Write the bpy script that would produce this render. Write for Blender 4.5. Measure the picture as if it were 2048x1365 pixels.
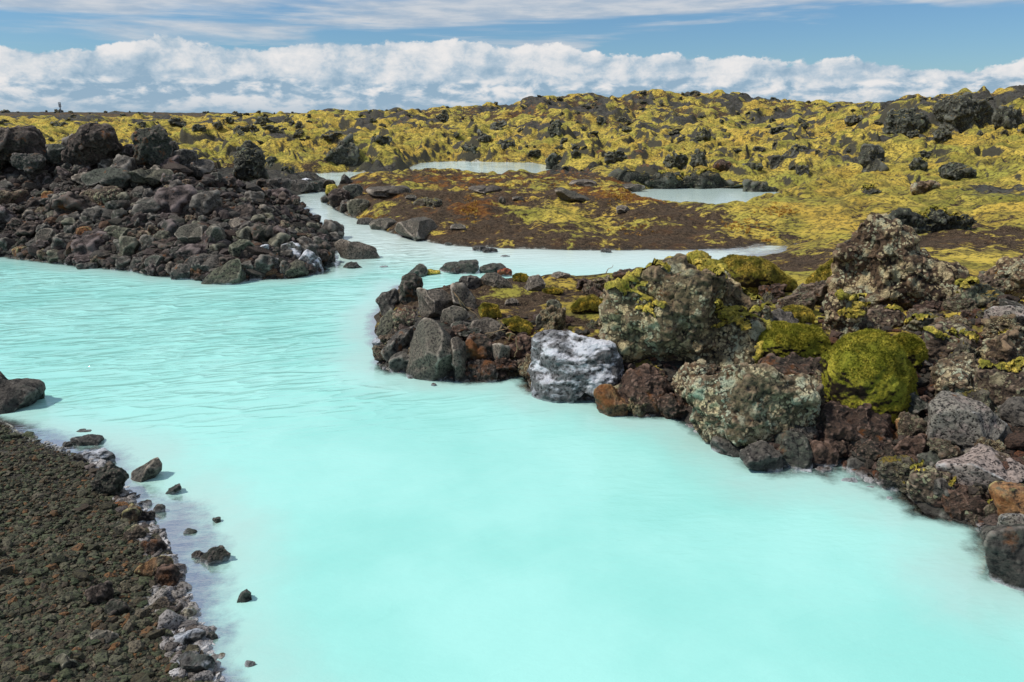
import bpy, bmesh, math, random
import numpy as np
from mathutils import Vector
S = bpy.context.scene
for o in list(bpy.data.objects): bpy.data.objects.remove(o)
COL = S.collection
# ------------------------------------------------------------------ camera
CAMH = 3.0; FPX = 1500.0; HOR = 232.0
PITCH = math.atan((682.5-HOR)/FPX)
cd = bpy.data.cameras.new('camera'); cam = bpy.data.objects.new('camera', cd); COL.objects.link(cam)
cam.location = (0, 0, CAMH); cam.rotation_euler = (math.pi/2-PITCH, 0, 0)
cd.sensor_width = 36; cd.lens = FPX/2048*36; cd.clip_start = 0.1; cd.clip_end = 20000
S.camera = cam
S.view_settings.view_transform = 'Standard'; S.view_settings.look = 'None'
S.view_settings.exposure = -0.12; S.view_settings.gamma = 1
S.render.resolution_x = 1024; S.render.resolution_y = 682
SUN_EL, SUN_AZ = math.radians(52), math.radians(-98)     # azimuth from +Y, clockwise
# ------------------------------------------------------------------ node helper
class NT:
    def __init__(s, tree):
        s.t = tree; tree.nodes.clear()
    def n(s, typ, ins=None, **pr):
        nd = s.t.nodes.new(typ)
        for k, v in pr.items(): setattr(nd, k, v)
        for k, v in (ins or {}).items(): s.set(nd.inputs[k], v)
        return nd
    def set(s, sock, v):
        if hasattr(v, 'is_linked') or isinstance(v, bpy.types.NodeSocket): s.t.links.new(v, sock)
        else:
            if isinstance(v, tuple) and len(v) == 3 and sock.type == 'RGBA': v = v+(1,)
            sock.default_value = v
    def m(s, op, a, b=0.0, c=None, clamp=False):
        nd = s.n('ShaderNodeMath', operation=op, use_clamp=clamp)
        s.set(nd.inputs[0], a); s.set(nd.inputs[1], b)
        if c is not None: s.set(nd.inputs[2], c)
        return nd.outputs[0]
    def sstep(s, x, lo, hi):
        nd = s.n('ShaderNodeMapRange', interpolation_type='SMOOTHSTEP')
        s.set(nd.inputs[0], x); s.set(nd.inputs[1], lo); s.set(nd.inputs[2], hi)
        return nd.outputs[0]
    def mix(s, f, a, b, blend='MIX'):
        nd = s.n('ShaderNodeMix', data_type='RGBA', blend_type=blend)
        s.set(nd.inputs[0], f); s.set(nd.inputs[6], a); s.set(nd.inputs[7], b)
        return nd.outputs[2]
    def noise(s, vec, scale, detail=4, rough=.55, dist=0.0, out=0):
        return s.n('ShaderNodeTexNoise', {'Vector': vec, 'Scale': scale, 'Detail': detail, 'Roughness': rough, 'Distortion': dist}).outputs[out]
    def vor(s, vec, scale, feature='F1', out='Distance', rnd=1.0):
        return s.n('ShaderNodeTexVoronoi', {'Vector': vec, 'Scale': scale, 'Randomness': rnd}, feature=feature).outputs[out]
    def vm(s, op, a, b=None):
        nd = s.n('ShaderNodeVectorMath', operation=op); s.set(nd.inputs[0], a)
        if b is not None: s.set(nd.inputs[1], b)
        return nd
    def xyz(s, v):
        return s.n('ShaderNodeSeparateXYZ', {0: v}).outputs
    def comb(s, x, y, z):
        return s.n('ShaderNodeCombineXYZ', {0: x, 1: y, 2: z}).outputs[0]
def true_azel(u, v):
    x = u-1024; yv = 682.5-v
    fy = FPX*math.cos(PITCH)+yv*math.sin(PITCH); z = -FPX*math.sin(PITCH)+yv*math.cos(PITCH)
    return math.degrees(math.atan2(x, fy)), math.degrees(math.atan2(z, math.hypot(x, fy)))
# ------------------------------------------------------------------ world: sky and clouds
W = bpy.data.worlds.new('World'); S.world = W; W.use_nodes = True
w = NT(W.node_tree)
sky = w.n('ShaderNodeTexSky', sky_type='NISHITA', sun_disc=False, sun_elevation=SUN_EL, sun_rotation=SUN_AZ,
          air_density=1.0, dust_density=0.3, ozone_density=2.2, altitude=50)
bg1 = w.n('ShaderNodeBackground', {'Color': w.mix(1.0, sky.outputs[0], (.63, .90, 1.15), 'MULTIPLY'), 'Strength': 0.092})
tc = w.n('ShaderNodeTexCoord').outputs['Generated']
dx, dy, dz = w.xyz(w.vm('NORMALIZE', tc).outputs[0])
el = w.m('MULTIPLY', w.m('ARCSINE', dz), 57.29578)
az = w.m('MULTIPLY', w.m('ARCTAN2', dx, dy), 57.29578)
edge = [(0, 78), (60, 92), (140, 90), (200, 86), (270, 78), (340, 62), (390, 74), (430, 88), (500, 78), (600, 82), (700, 70), (850, 72), (960, 76), (1010, 92), (1080, 84), (1200, 96),
        (1300, 100), (1450, 108), (1560, 116), (1700, 116), (1850, 122), (1930, 124), (2048, 116)]
fc = w.n('ShaderNodeFloatCurve'); cv = fc.mapping.curves[0]
pts = [true_azel(u, v) for u, v in edge]
pts = [(-180, 4.5), (-60, 5.0)]+pts+[(60, 4.2), (180, 4.5)]
while len(cv.points) < len(pts): cv.points.new(.5, .5)
for p, (a, e) in zip(cv.points, pts): p.location = ((a+180)/360, e/10)
fc.mapping.update()
w.set(fc.inputs['Value'], w.m('DIVIDE', w.m('ADD', az, 180), 360))
top = w.m('MULTIPLY', fc.outputs[0], 10)
# cumulus bank on the horizon
def cvec(dxo, dyo, sx=.62, sy=.84, o=3.7):
    return w.comb(w.m('MULTIPLY', w.m('ADD', az, dxo), sx), w.m('MULTIPLY', w.m('ADD', el, dyo), sy), o)
def billow(vec):
    n1 = w.noise(vec, .36, 8, .56, .15)
    off = w.n('ShaderNodeVectorMath', {0: w.noise(vec, .9, 4, .6, 0, 1)}, operation='SCALE'); off.inputs['Scale'].default_value = 1.3
    v1 = w.n('ShaderNodeTexVoronoi', {'Vector': w.vm('ADD', vec, off.outputs[0]).outputs[0], 'Scale': .62, 'Smoothness': .5, 'Detail': 3.0, 'Roughness': .55, 'Lacunarity': 2.3}, feature='SMOOTH_F1').outputs['Distance']
    return w.m('ADD', n1, w.m('MULTIPLY', w.m('SUBTRACT', .45, v1), .36))
b0 = billow(cvec(0, 0)); b1 = billow(cvec(-.7, .62))
edgeN = w.m('MULTIPLY', w.m('SUBTRACT', b0, .42), 1.7)
cum = w.sstep(w.m('ADD', w.m('SUBTRACT', top, el), edgeN), -.02, .20)
hgt = w.m('DIVIDE', el, top, clamp=True)
litU = w.m('ADD', w.m('MULTIPLY', w.m('SUBTRACT', b0, b1), 1.35), w.m('ADD', .40, w.m('MULTIPLY', hgt, .22)))
s0 = w.noise(cvec(0, 0, .48, 1.1, 1.3), 1.0, 8, .56, .3); s1 = w.noise(cvec(-.5, .34, .48, 1.1, 1.3), 1.0, 8, .56, .3)
litL = w.m('ADD', w.m('ADD', w.m('MULTIPLY', w.m('SUBTRACT', s0, s1), 2.6), w.m('MULTIPLY', w.m('SUBTRACT', s0, .5), 1.6)), .31)
lowm = w.sstep(w.m('ADD', el, w.m('MULTIPLY', w.m('SUBTRACT', b0, .5), 1.6)), 2.3, 1.5)
big = w.noise(cvec(0, 0, .14, .5, 9.1), 1.0, 5, .55, .3)
lit = w.m('ADD', w.m('ADD', w.m('MULTIPLY', litU, w.m('SUBTRACT', 1.0, lowm)), w.m('MULTIPLY', litL, lowm)), w.m('MULTIPLY', w.m('SUBTRACT', big, .5), 1.5))
ramp = w.n('ShaderNodeValToRGB', {0: lit}); cr = ramp.color_ramp
cr.elements[0].position = 0.08; cr.elements[0].color = (.30, .44, .57, 1)
cr.elements[1].position = .92; cr.elements[1].color = (.84, .83, .83, 1)
e = cr.elements.new(.36); e.color = (.46, .57, .67, 1)
e = cr.elements.new(.62); e.color = (.68, .72, .76, 1)
hz = w.sstep(el, 1.9, -.2)
cumcol = w.mix(w.m('MULTIPLY', hz, .75), ramp.outputs[0], (.33, .46, .58))
bg2 = w.n('ShaderNodeBackground', {'Color': cumcol, 'Strength': 1.06})
# high streaky cloud sheet
zz = w.m('ADD', w.m('MAXIMUM', dz, 0.0), .035)
pv = w.comb(w.m('MULTIPLY', w.m('DIVIDE', dx, zz), .55), w.m('DIVIDE', dy, zz), 2.1)
hi = w.noise(pv, .40, 9, .56, .5)
hi2 = w.noise(pv, .12, 3, .5, .3)
cover = w.m('ADD', w.m('MULTIPLY', w.sstep(el, 5.3, 7.6), .17), w.m('ADD', w.m('MULTIPLY', hi2, .5), w.m('MULTIPLY', w.sstep(el, 9, 35), -.03)))
streak = w.noise(w.comb(w.m('MULTIPLY', az, .055), w.m('MULTIPLY', el, .62), 5.2), 1.0, 7, .55, .35)
ds = w.m('ADD', w.m('MULTIPLY', hi, w.sstep(el, 7, 12)), w.m('MULTIPLY', streak, w.m('SUBTRACT', 1.0, w.sstep(el, 7, 12))))
# the azimuths where the sheet opens to blue
gap = w.m('MULTIPLY', w.sstep(az, 0, 16), w.m('MULTIPLY', w.sstep(el, 7.6, 6.2), .16))
hid = w.m('SUBTRACT', w.m('ADD', ds, cover), gap)
hic = w.m('MULTIPLY', w.sstep(hid, .735, .93), .88)
fine = w.noise(w.comb(w.m('MULTIPLY', az, .25), w.m('MULTIPLY', el, 1.6), 8), 1.0, 7, .6)
bg3 = w.n('ShaderNodeBackground', {'Color': w.mix(w.sstep(fine, .32, .68), (.46, .56, .68), (.74, .76, .79)), 'Strength': .97})
m1 = w.n('ShaderNodeMixShader', {0: hic, 1: bg1.outputs[0], 2: bg3.outputs[0]})
m2 = w.n('ShaderNodeMixShader', {0: cum, 1: m1.outputs[0], 2: bg2.outputs[0]})
w.n('ShaderNodeOutputWorld', {'Surface': m2.outputs[0]})
W.cycles.sampling_method = 'MANUAL'; W.cycles.sample_map_resolution = 1024
# ------------------------------------------------------------------ sun
sd_ = bpy.data.lights.new('sun', 'SUN'); sun = bpy.data.objects.new('sun', sd_); COL.objects.link(sun)
sd_.energy = 4.0; sd_.angle = math.radians(4.5); sd_.color = (1.0, .945, .85)
dirv = Vector((math.sin(SUN_AZ)*math.cos(SUN_EL), math.cos(SUN_AZ)*math.cos(SUN_EL), math.sin(SUN_EL)))
sun.rotation_euler = dirv.to_track_quat('Z', 'Y').to_euler(); sun.location = (0, 0, 30)
# ------------------------------------------------------------------ numpy noise
def _h(ix, iy, iz, sd):
    h = (ix*374761393+iy*668265263+iz*2147483647+sd*1274126177) & 0xffffffff
    h = ((h ^ (h >> 13))*1274126177) & 0xffffffff
    h = ((h ^ (h >> 16))*2246822519) & 0xffffffff
    return h ^ (h >> 15)
_G = np.array([(1,1,0),(-1,1,0),(1,-1,0),(-1,-1,0),(1,0,1),(-1,0,1),(1,0,-1),(-1,0,-1),(0,1,1),(0,-1,1),(0,1,-1),(0,-1,-1),(1,1,0),(-1,1,0),(0,-1,1),(0,-1,-1)], np.float32)
_A = np.arange(64)*2*math.pi/64
_G2 = np.stack([np.cos(_A), np.sin(_A)], 1).astype(np.float32)*1.3
def perlin3(P, seed=0):
    P = np.asarray(P, np.float64); I = np.floor(P).astype(np.int64); F = (P-I).astype(np.float32)
    U = F*F*F*(F*(F*6-15)+10); r = np.zeros(len(P), np.float32)
    for a in (0, 1):
        wx = U[:, 0] if a else 1-U[:, 0]
        for b in (0, 1):
            wy = U[:, 1] if b else 1-U[:, 1]
            for c in (0, 1):
                wz = U[:, 2] if c else 1-U[:, 2]
                g = _G[_h(I[:, 0]+a, I[:, 1]+b, I[:, 2]+c, seed) & 15]
                r += wx*wy*wz*(g[:, 0]*(F[:, 0]-a)+g[:, 1]*(F[:, 1]-b)+g[:, 2]*(F[:, 2]-c))
    return r
def perlin2(x, y, seed=0):
    ix = np.floor(x).astype(np.int64); iy = np.floor(y).astype(np.int64)
    fx = (x-ix).astype(np.float32); fy = (y-iy).astype(np.float32)
    ux = fx*fx*fx*(fx*(fx*6-15)+10); uy = fy*fy*fy*(fy*(fy*6-15)+10); r = np.zeros(x.shape, np.float32)
    for a in (0, 1):
        wx = ux if a else 1-ux
        for b in (0, 1):
            wy = uy if b else 1-uy
            g = _G2[_h(ix+a, iy+b, ix*0, seed) & 63]
            r += wx*wy*(g[..., 0]*(fx-a)+g[..., 1]*(fy-b))
    return r
def fbm3(P, oct=4, seed=0, gain=.5, ridged=False):
    r = 0; a = 1.0; f = 1.0
    for i in range(oct):
        n = perlin3(P*f, seed+i*17)
        if ridged: n = .35-np.abs(n)*1.0
        r = r+a*n; a *= gain; f *= 2.03
    return r
# ------------------------------------------------------------------ rays (photo pixel to a real place)
cp, sp_ = math.cos(PITCH), math.sin(PITCH)
def ray(u, v):
    x = (np.asarray(u, float)-1024)/FPX; y = (682.5-np.asarray(v, float))/FPX
    return x, cp+y*sp_, -sp_+y*cp
def at_z(u, v, z=0.0):
    x, y, k = ray(u, v); t = (z-CAMH)/k; return float(x*t), float(y*t)
def at_y(u, v, Y):
    x, y, k = ray(u, v); t = Y/y; return float(x*t), Y, float(CAMH+k*t)
# ------------------------------------------------------------------ shorelines
def px(L): return [at_z(u, v) for u, v in L]
MOUND_FRONT = px([(-60,508),(0,513),(80,522),(160,533),(250,540),(300,550),(380,558),(440,566),(500,560),(580,556),(635,546),(648,525),(668,505)])
MOUND_SIDE = px([(672,490),(655,462),(632,438),(606,415),(586,394),(600,388),(650,383),(668,374),(664,364),(600,360),(555,360),(535,352)])
LAGOON = [(-60, 19), (-30, 17.6)]+MOUND_FRONT+MOUND_SIDE+[(-13.5, 41), (-15.5, 43.5)] + px([(530,347),(610,349),(700,344),(770,346),(824,342),(815,336),(840,326),(900,323),(1000,325),(1070,326),(1100,332),(1105,340),(1112,350)]) \
  + [(3.2, 38.0), (0.5, 37.2), (-4, 36.5), (-7.0, 35.2)] + px([(686,372),(655,385),(648,402),(664,412),(690,428),(735,444),(760,458),(800,472),(868,486),(950,494),(1050,498),(1200,500),(1350,500),(1450,498),(1530,490),(1590,491),(1560,506),(1500,516)]) \
  + [(4.6, 14.2), (3.4, 13.9), (1.5, 13.3), (0.2, 13.2), (-.9, 13.0), (-1.6, 12.3)] + px([(800,572),(772,605),(756,640),(752,690),(765,738),(850,756),(930,762),(1050,752),(1066,788),(1110,800),(1190,800),(1250,826),(1350,832),(1400,866),(1480,905),(1540,932),(1620,932),(1680,918),(1760,955),(1820,980),(1850,1015),(1960,1056),(1990,1150),(2060,1175),(2300,1300)]) \
  + [(4.9, 2.6), (4.2, 1.2), (2, .4), (-.2, .5), (-.9, 1.6)] + px([(430,1440),(415,1365),(385,1290),(350,1230),(318,1180),(318,1110),(285,1050),(245,990),(205,935),(130,900),(60,878),(0,846),(-200,805)]) + [(-30, 6.5), (-60, 6)]
POND = px([(1252,388),(1290,379),(1350,375),(1450,376),(1540,381),(1572,388),(1535,395),(1495,407),(1445,424),(1380,419),(1300,409)])
MOUND_POLY = MOUND_FRONT+MOUND_SIDE+[(-14, 30), (-19, 27.5), (-30, 27), (-60, 27), (-60, 19), (-30, 17.6)]
BANK_POLY = [(-60, 6)]+[(-30, 6.5)]+px([(-200,790),(0,820),(60,860),(150,880),(240,920),(280,980),(330,1050),(370,1110),(380,1180),(420,1230),(450,1290),(480,1365),(500,1440)])+[(-.6, 1.6), (-.5, -3), (-60, -3)]
def inpoly(x, y, P):
    ins = np.zeros(x.shape, bool); n = len(P)
    for i in range(n):
        x1, y1 = P[i]; x2, y2 = P[(i+1) % n]
        if y1 == y2: continue
        c = ((y1 > y) != (y2 > y)) & (x < (x2-x1)*(y-y1)/(y2-y1)+x1); ins ^= c
    return ins
def pdist(x, y, P):
    d = np.full(x.shape, 1e9); n = len(P)
    for i in range(n):
        x1, y1 = P[i]; x2, y2 = P[(i+1) % n]; ex, ey = x2-x1, y2-y1
        t = np.clip(((x-x1)*ex+(y-y1)*ey)/(ex*ex+ey*ey), 0, 1)
        d = np.minimum(d, (x-x1-t*ex)**2+(y-y1-t*ey)**2)
    return np.sqrt(d)
def sdist(x, y):
    a = pdist(x, y, LAGOON); a = np.where(inpoly(x, y, LAGOON), -a, a)
    b = pdist(x, y, POND); b = np.where(inpoly(x, y, POND), -b, b)
    r = np.hypot(x, y)
    n = perlin2(x*1.1, y*1.1, 5)*.10+perlin2(x*3.1, y*3.1, 6)*.05*np.clip(20/np.maximum(r, 1), 0, 1)
    return np.minimum(a, b)+n
# ground anchors: (u, v, Y, moss, rust, slope, rocky)
AN = [(0,400,18.5,0,.1,.62,1),(200,400,17.8,0,.1,.62,1),(400,450,15.6,0,.1,.62,1),(400,350,18.5,0,.1,.62,1),(0,290,21.5,0,.1,.7,1),(200,290,21,0,.1,.7,1),(330,292,20.5,0,.1,.7,1),
 (450,340,20,0,.1,.7,1),(560,400,20,0,.1,.6,1),(620,455,18.5,0,.1,.5,1),(530,362,24,0,.1,.6,1),(590,405,24,0,.1,.5,1),(620,372,33,0,.1,.5,1),
 (720,380,27,.12,.5,1,.2),(800,365,30,.1,.7,1,.2),(900,362,31,.08,.75,1,.1),(1000,356,34,.15,.7,1,.1),(1100,358,33,.2,.65,1,.1),(850,430,21.5,.25,.5,.9,.2),(940,425,21.5,.15,.9,.8,.1),(1000,400,25,.15,.55,.8,.1),(1100,400,25,.18,.5,.8,.1),
 (900,470,19.3,.1,.3,.8,.2),(1100,435,21,.72,.2,.6,0),(1060,470,18.8,.15,.2,.6,.1),(1200,455,19.8,.6,.1,.5,0),(1250,395,26,.2,.95,.6,.1),(1330,440,20.5,.25,.25,.4,0),(1300,480,18.7,.12,.1,.4,0),(1200,362,31,.25,.6,.8,.1),
 (1450,470,18.8,.38,.25,.25,0),(1600,370,28,.85,.2,.5,0),(1600,430,20.3,.7,.35,.3,0),(1600,470,18,.55,.35,.3,0),(1700,405,22,.5,.25,.3,0),(1900,400,22,.85,.2,.3,0),(1900,480,15.6,.25,.3,.3,0),(1960,520,13.2,.9,.3,.3,0),(2100,520,13,.7,.3,.3,0),
 (1620,520,13.8,.2,.1,.2,0),(1750,520,12.5,.8,.4,.5,0),(2000,560,11,.8,.3,.5,.2),(1650,570,10.8,.9,.3,.5,.1),
 (900,552,11.6,.2,.3,.9,.5),(1000,548,12,.4,.5,.9,.2),(1100,552,11.8,.65,.4,.9,.1),(1100,600,10.6,.45,.4,.9,.1),(1060,640,9.6,.35,.4,1.2,.3),(870,650,9.3,.1,.3,1.2,.8),(1170,610,10.2,.8,.5,1,0),(1300,545,12,.6,.2,.8,0),(1450,535,12.2,.8,.3,.8,0),
 (1500,720,7.7,.2,.3,1.2,.7),(1400,600,9.4,.6,.3,1,.5),(1700,650,8.4,.6,.4,1.2,.5),(1900,700,7.2,.1,.4,1.2,.7),(1950,900,5.7,0,.4,1.2,.8),(1800,860,6.3,0,.6,1.1,.8),(2040,620,8.2,.55,.3,1,.6),(2100,800,6.2,0,.3,1,.8),
 (650,300,60,.9,.35,.5,.1),(450,280,68,.95,.2,.5,.1),(250,275,68,.95,.2,.5,.1),(20,272,68,.95,.2,.5,.1),(200,242,150,.75,.1,.5,.3),(700,243,150,.75,.1,.5,.3),(-300,240,150,.75,.1,.5,.3),(1000,262,90,.8,.3,.5,.2),(100,228,400,.6,.1,.5,.5),(900,236,350,.6,.1,.5,.5),(500,231,380,.6,.1,.5,.5),
 (960,237,105,.5,.3,.5,.4),(1010,220,105,.5,.5,.5,.5),(1080,197,105,.45,.5,.5,.5),(1150,190,105,.55,.3,.5,.5),(1300,190,105,.6,.2,.5,.5),(1400,201,110,.65,.2,.5,.4),(1500,215,118,.65,.1,.5,.4),(1700,217,115,.65,.1,.5,.4),(1880,216,100,.65,.1,.5,.4),(1950,200,72,.5,.1,.5,.5),(2048,182,60,.45,.1,.5,.6),(2250,170,52,.5,.1,.5,.6),
 (1040,235,92,.4,.9,.5,.4),(1150,230,93,.5,.4,.5,.5),(1300,235,90,.5,.2,.5,.5),(1150,282,76,.9,.3,.5,.1),(1300,282,72,.95,.2,.5,.1),(1500,260,80,.75,.2,.5,.3),(1500,285,65,.95,.1,.5,.1),(1700,290,52,.7,.2,.5,.3),(1850,300,44,.65,.2,.5,.3),(2000,270,42,.95,.4,.5,.1),(2048,330,29,.8,.3,.5,.1),(1950,225,60,.35,.1,.5,.6),
 (1500,330,43,.95,.2,.5,.1),(1700,340,36,.9,.2,.5,.1),(1250,335,42,.95,.5,.5,0),(1900,360,28,.85,.2,.5,.1),(1160,325,50,.85,.9,.5,0),(1750,380,25,.9,.1,.5,0),(2100,400,21,.8,.2,.4,.1),
 (100,1100,4.35,0,.35,.3,.9),(100,1250,3.46,0,.35,.3,.9),(0,1365,2.9,0,.35,.3,.9),(0,1000,5.1,0,.3,.3,.9),(-300,1000,5.2,0,.3,.3,.9)]
AW = [(-15,27,1.0,.9,.2,.5,.1),(-22,28,1.1,.9,.2,.5,.1),(-40,27,1.2,.9,.2,.5,.1),(-9,33,.7,.4,.2,.5,.3),(-40,21.5,2.2,0,.1,.7,1),(-18,50,.8,.95,.2,.5,0),(-45,50,1.0,.95,.2,.5,0),
 (2,160,1.5,.6,.1,.5,.4),(60,170,3,.6,.1,.5,.4),(140,170,3,.6,.1,.5,.4),(0,1500,5,.5,.1,.5,.5),(-900,1300,8,.5,.1,.5,.5),(900,1300,8,.5,.1,.5,.5),(0,-4,1.3,0,.3,.4,.9),(-6,-3,1.2,0,.3,.4,.9),(7,-2,1.3,0,.3,.5,.9),(0,-60,1.5,.7,.1,.5,.4),(-80,-20,2,.7,.1,.5,.4),(80,-20,2,.7,.1,.5,.4),(0,-1500,3,.6,.1,.5,.4)]
_an = []
for u, v, Y, mo, ru, sl, rk in AN:
    X, Y, Z = at_y(u, v, Y); _an.append((X, Y, max(Z, .12), mo, ru, sl, rk))
_an += AW
_an = np.array(_an); _ar = np.log(np.hypot(_an[:, 0], _an[:, 1])+.5)*2.2; _aa = np.arctan2(_an[:, 0], _an[:, 1])*2.2
def field(x, y):
    r = np.log(np.hypot(x, y)+.5)*2.2; a = np.arctan2(x, y)*2.2
    num = np.zeros(x.shape+(5,), np.float32); den = np.zeros(x.shape, np.float32)
    for i in range(len(_an)):
        da = np.abs(a-_aa[i]); da = np.minimum(da, 2*math.pi*2.2-da)
        wt = 1/((r-_ar[i])**2+da**2+.0025)**1.9
        den += wt
        for k in range(5): num[..., k] += wt*_an[i, 2+k]
    return num/den[..., None]
def smooth_h(x, y, full=False):
    s = sdist(x, y); f = field(x, y); cap = f[..., 0]; sl = f[..., 3]
    land = cap*(1-np.exp(-sl*np.maximum(s, 0)/np.maximum(cap, .05)))
    z = np.where(s > 0, land, np.maximum(s*.42, -.7))
    return (z, s, f) if full else z
# ------------------------------------------------------------------ mesh helpers
def mesh_np(name, V, F, smooth=True):
    me = bpy.data.meshes.new(name); V = np.asarray(V, np.float32); F = np.asarray(F, np.int32); k = F.shape[1]
    me.vertices.add(len(V)); me.vertices.foreach_set('co', V.ravel())
    me.loops.add(F.size); me.loops.foreach_set('vertex_index', F.ravel())
    me.polygons.add(len(F)); me.polygons.foreach_set('loop_start', np.arange(len(F), dtype=np.int32)*k)
    me.polygons.foreach_set('use_smooth', np.full(len(F), smooth)); me.update(calc_edges=True); return me
def link(name, me, mt=None, parent=None, loc=None, **props):
    o = bpy.data.objects.new(name, me); COL.objects.link(o)
    if mt is not None and me is not None and not me.materials: me.materials.append(mt)
    if parent is not None: o.parent = parent
    if loc is not None: o.location = loc
    for k, v in props.items():
        if v: o[k] = v
    return o
_ico = {}
def ico(n):
    if n not in _ico:
        bm = bmesh.new(); bmesh.ops.create_icosphere(bm, subdivisions=n, radius=1)
        _ico[n] = (np.array([v.co[:] for v in bm.verts]), np.array([[v.index for v in f.verts] for f in bm.faces])); bm.free()
    return _ico[n]
def vnormals(P, F):
    a, b, c = P[F[:, 0]], P[F[:, 1]], P[F[:, 2]]; n = np.cross(b-a, c-a); N = np.zeros_like(P)
    for k in range(3):
        for j in range(3): N[:, j] += np.bincount(F[:, k], n[:, j], len(P))
    return N/np.maximum(np.linalg.norm(N, axis=1, keepdims=True), 1e-9)
def rock_unit(n, seed, planes=14, lump=.18, p=26, lo=.50):
    D, F = ico(n); rg = np.random.RandomState(seed); N = rg.normal(size=(planes, 3)); N /= np.linalg.norm(N, axis=1, keepdims=True)
    off = rg.uniform(lo, max(.84, lo+.06), planes)
    t = np.maximum(D@N.T/off, 0)**p
    P = D/((t.sum(1)+.9**p)**(1/p))[:, None]
    P = P*(1+lump*fbm3(P*1.3+seed*7.3, 3, seed)[:, None])
    P -= (P.max(0)+P.min(0))/2; P /= np.abs(P).max(0)
    return P, F
# ------------------------------------------------------------------ materials
def newmat(name):
    m = bpy.data.materials.new(name); m.use_nodes = True; return m, NT(m.node_tree)
def finish(t, col, rough, height, dist=.02, strength=1.0, spec=.35, normal=None):
    b = t.n('ShaderNodeBump', {'Strength': strength, 'Distance': dist, 'Height': height})
    if normal is not None: t.set(b.inputs['Normal'], normal)
    p = t.n('ShaderNodeBsdfPrincipled', {'Base Color': col, 'Roughness': rough, 'Normal': b.outputs[0], 'Specular IOR Level': spec})
    t.n('ShaderNodeOutputMaterial', {'Surface': p.outputs[0]}); return p
def mosscol(t, vec, bright=1.0):
    n1 = t.noise(vec, .9, 5, .6); n2 = t.noise(vec, 9, 5, .7); n3 = t.noise(vec, .25, 3); n4 = t.noise(vec, 2.6, 5, .65)
    B = lambda r, g, b_: (r*bright, g*bright, b_*bright)
    c = t.mix(t.sstep(n1, .38, .58), B(.30, .275, .05), B(.72, .54, .10))
    c = t.mix(t.m('MULTIPLY', t.sstep(n3, .46, .62), .6), c, B(.68, .42, .075))
    c = t.mix(t.m('MULTIPLY', t.sstep(t.noise(vec, .45, 4, .55), .50, .66), .6), c, B(.25, .31, .06))
    c = t.mix(t.m('MULTIPLY', t.sstep(n4, .50, .38), .75), c, B(.16, .135, .045))
    return t.mix(t.m('MULTIPLY', t.sstep(n2, .53, .40), .85), c, B(.10, .085, .03))
def lichen(t, vec, amt, col, base, c1, sc=1.0):
    """round crusty lichen spots of two sizes, gathered in patches"""
    wv = t.vm('ADD', vec, t.vm('SCALE', t.noise(vec, 14*sc, 3, .6, 0, 1)).outputs[0]); 
    wv.inputs[1].default_value = (0, 0, 0)
    sclv = t.n('ShaderNodeVectorMath', {0: t.noise(vec, 14*sc, 3, .6, 0, 1)}, operation='SCALE'); sclv.inputs['Scale'].default_value = .07/sc
    wv = t.vm('ADD', vec, sclv.outputs[0]).outputs[0]
    patch = t.noise(vec, 3.2*sc, 4, .6)
    v = t.vor(wv, 25*sc); cell = t.xyz(t.vor(wv, 25*sc, out='Color'))[0]
    v2 = t.vor(wv, 8*sc); cell2 = t.xyz(t.vor(wv, 8*sc, out='Color'))[1]
    s1 = t.m('MULTIPLY', t.sstep(v, .56, .40), t.sstep(t.m('ADD', cell, t.m('MULTIPLY', patch, 1.4)), 1.5-amt, 1.6-amt))
    s2 = t.m('MULTIPLY', t.sstep(v2, .58, .42), t.sstep(t.m('ADD', cell2, t.m('MULTIPLY', patch, 1.4)), 1.66-amt, 1.72-amt))
    s = t.m('MULTIPLY', t.m('MAXIMUM', s1, s2), t.sstep(t.noise(vec, 1.7*sc, 4, .6, .6), .40, .52))
    sp = t.noise(vec, 70*sc, 3, .7)
    s = t.m('MULTIPLY', s, t.sstep(sp, .30, .48))
    lc = t.mix(t.sstep(t.noise(vec, 5*sc, 2), .42, .58), col, c1)
    return s, t.mix(t.m('MULTIPLY', s, .9), base, lc)
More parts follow.
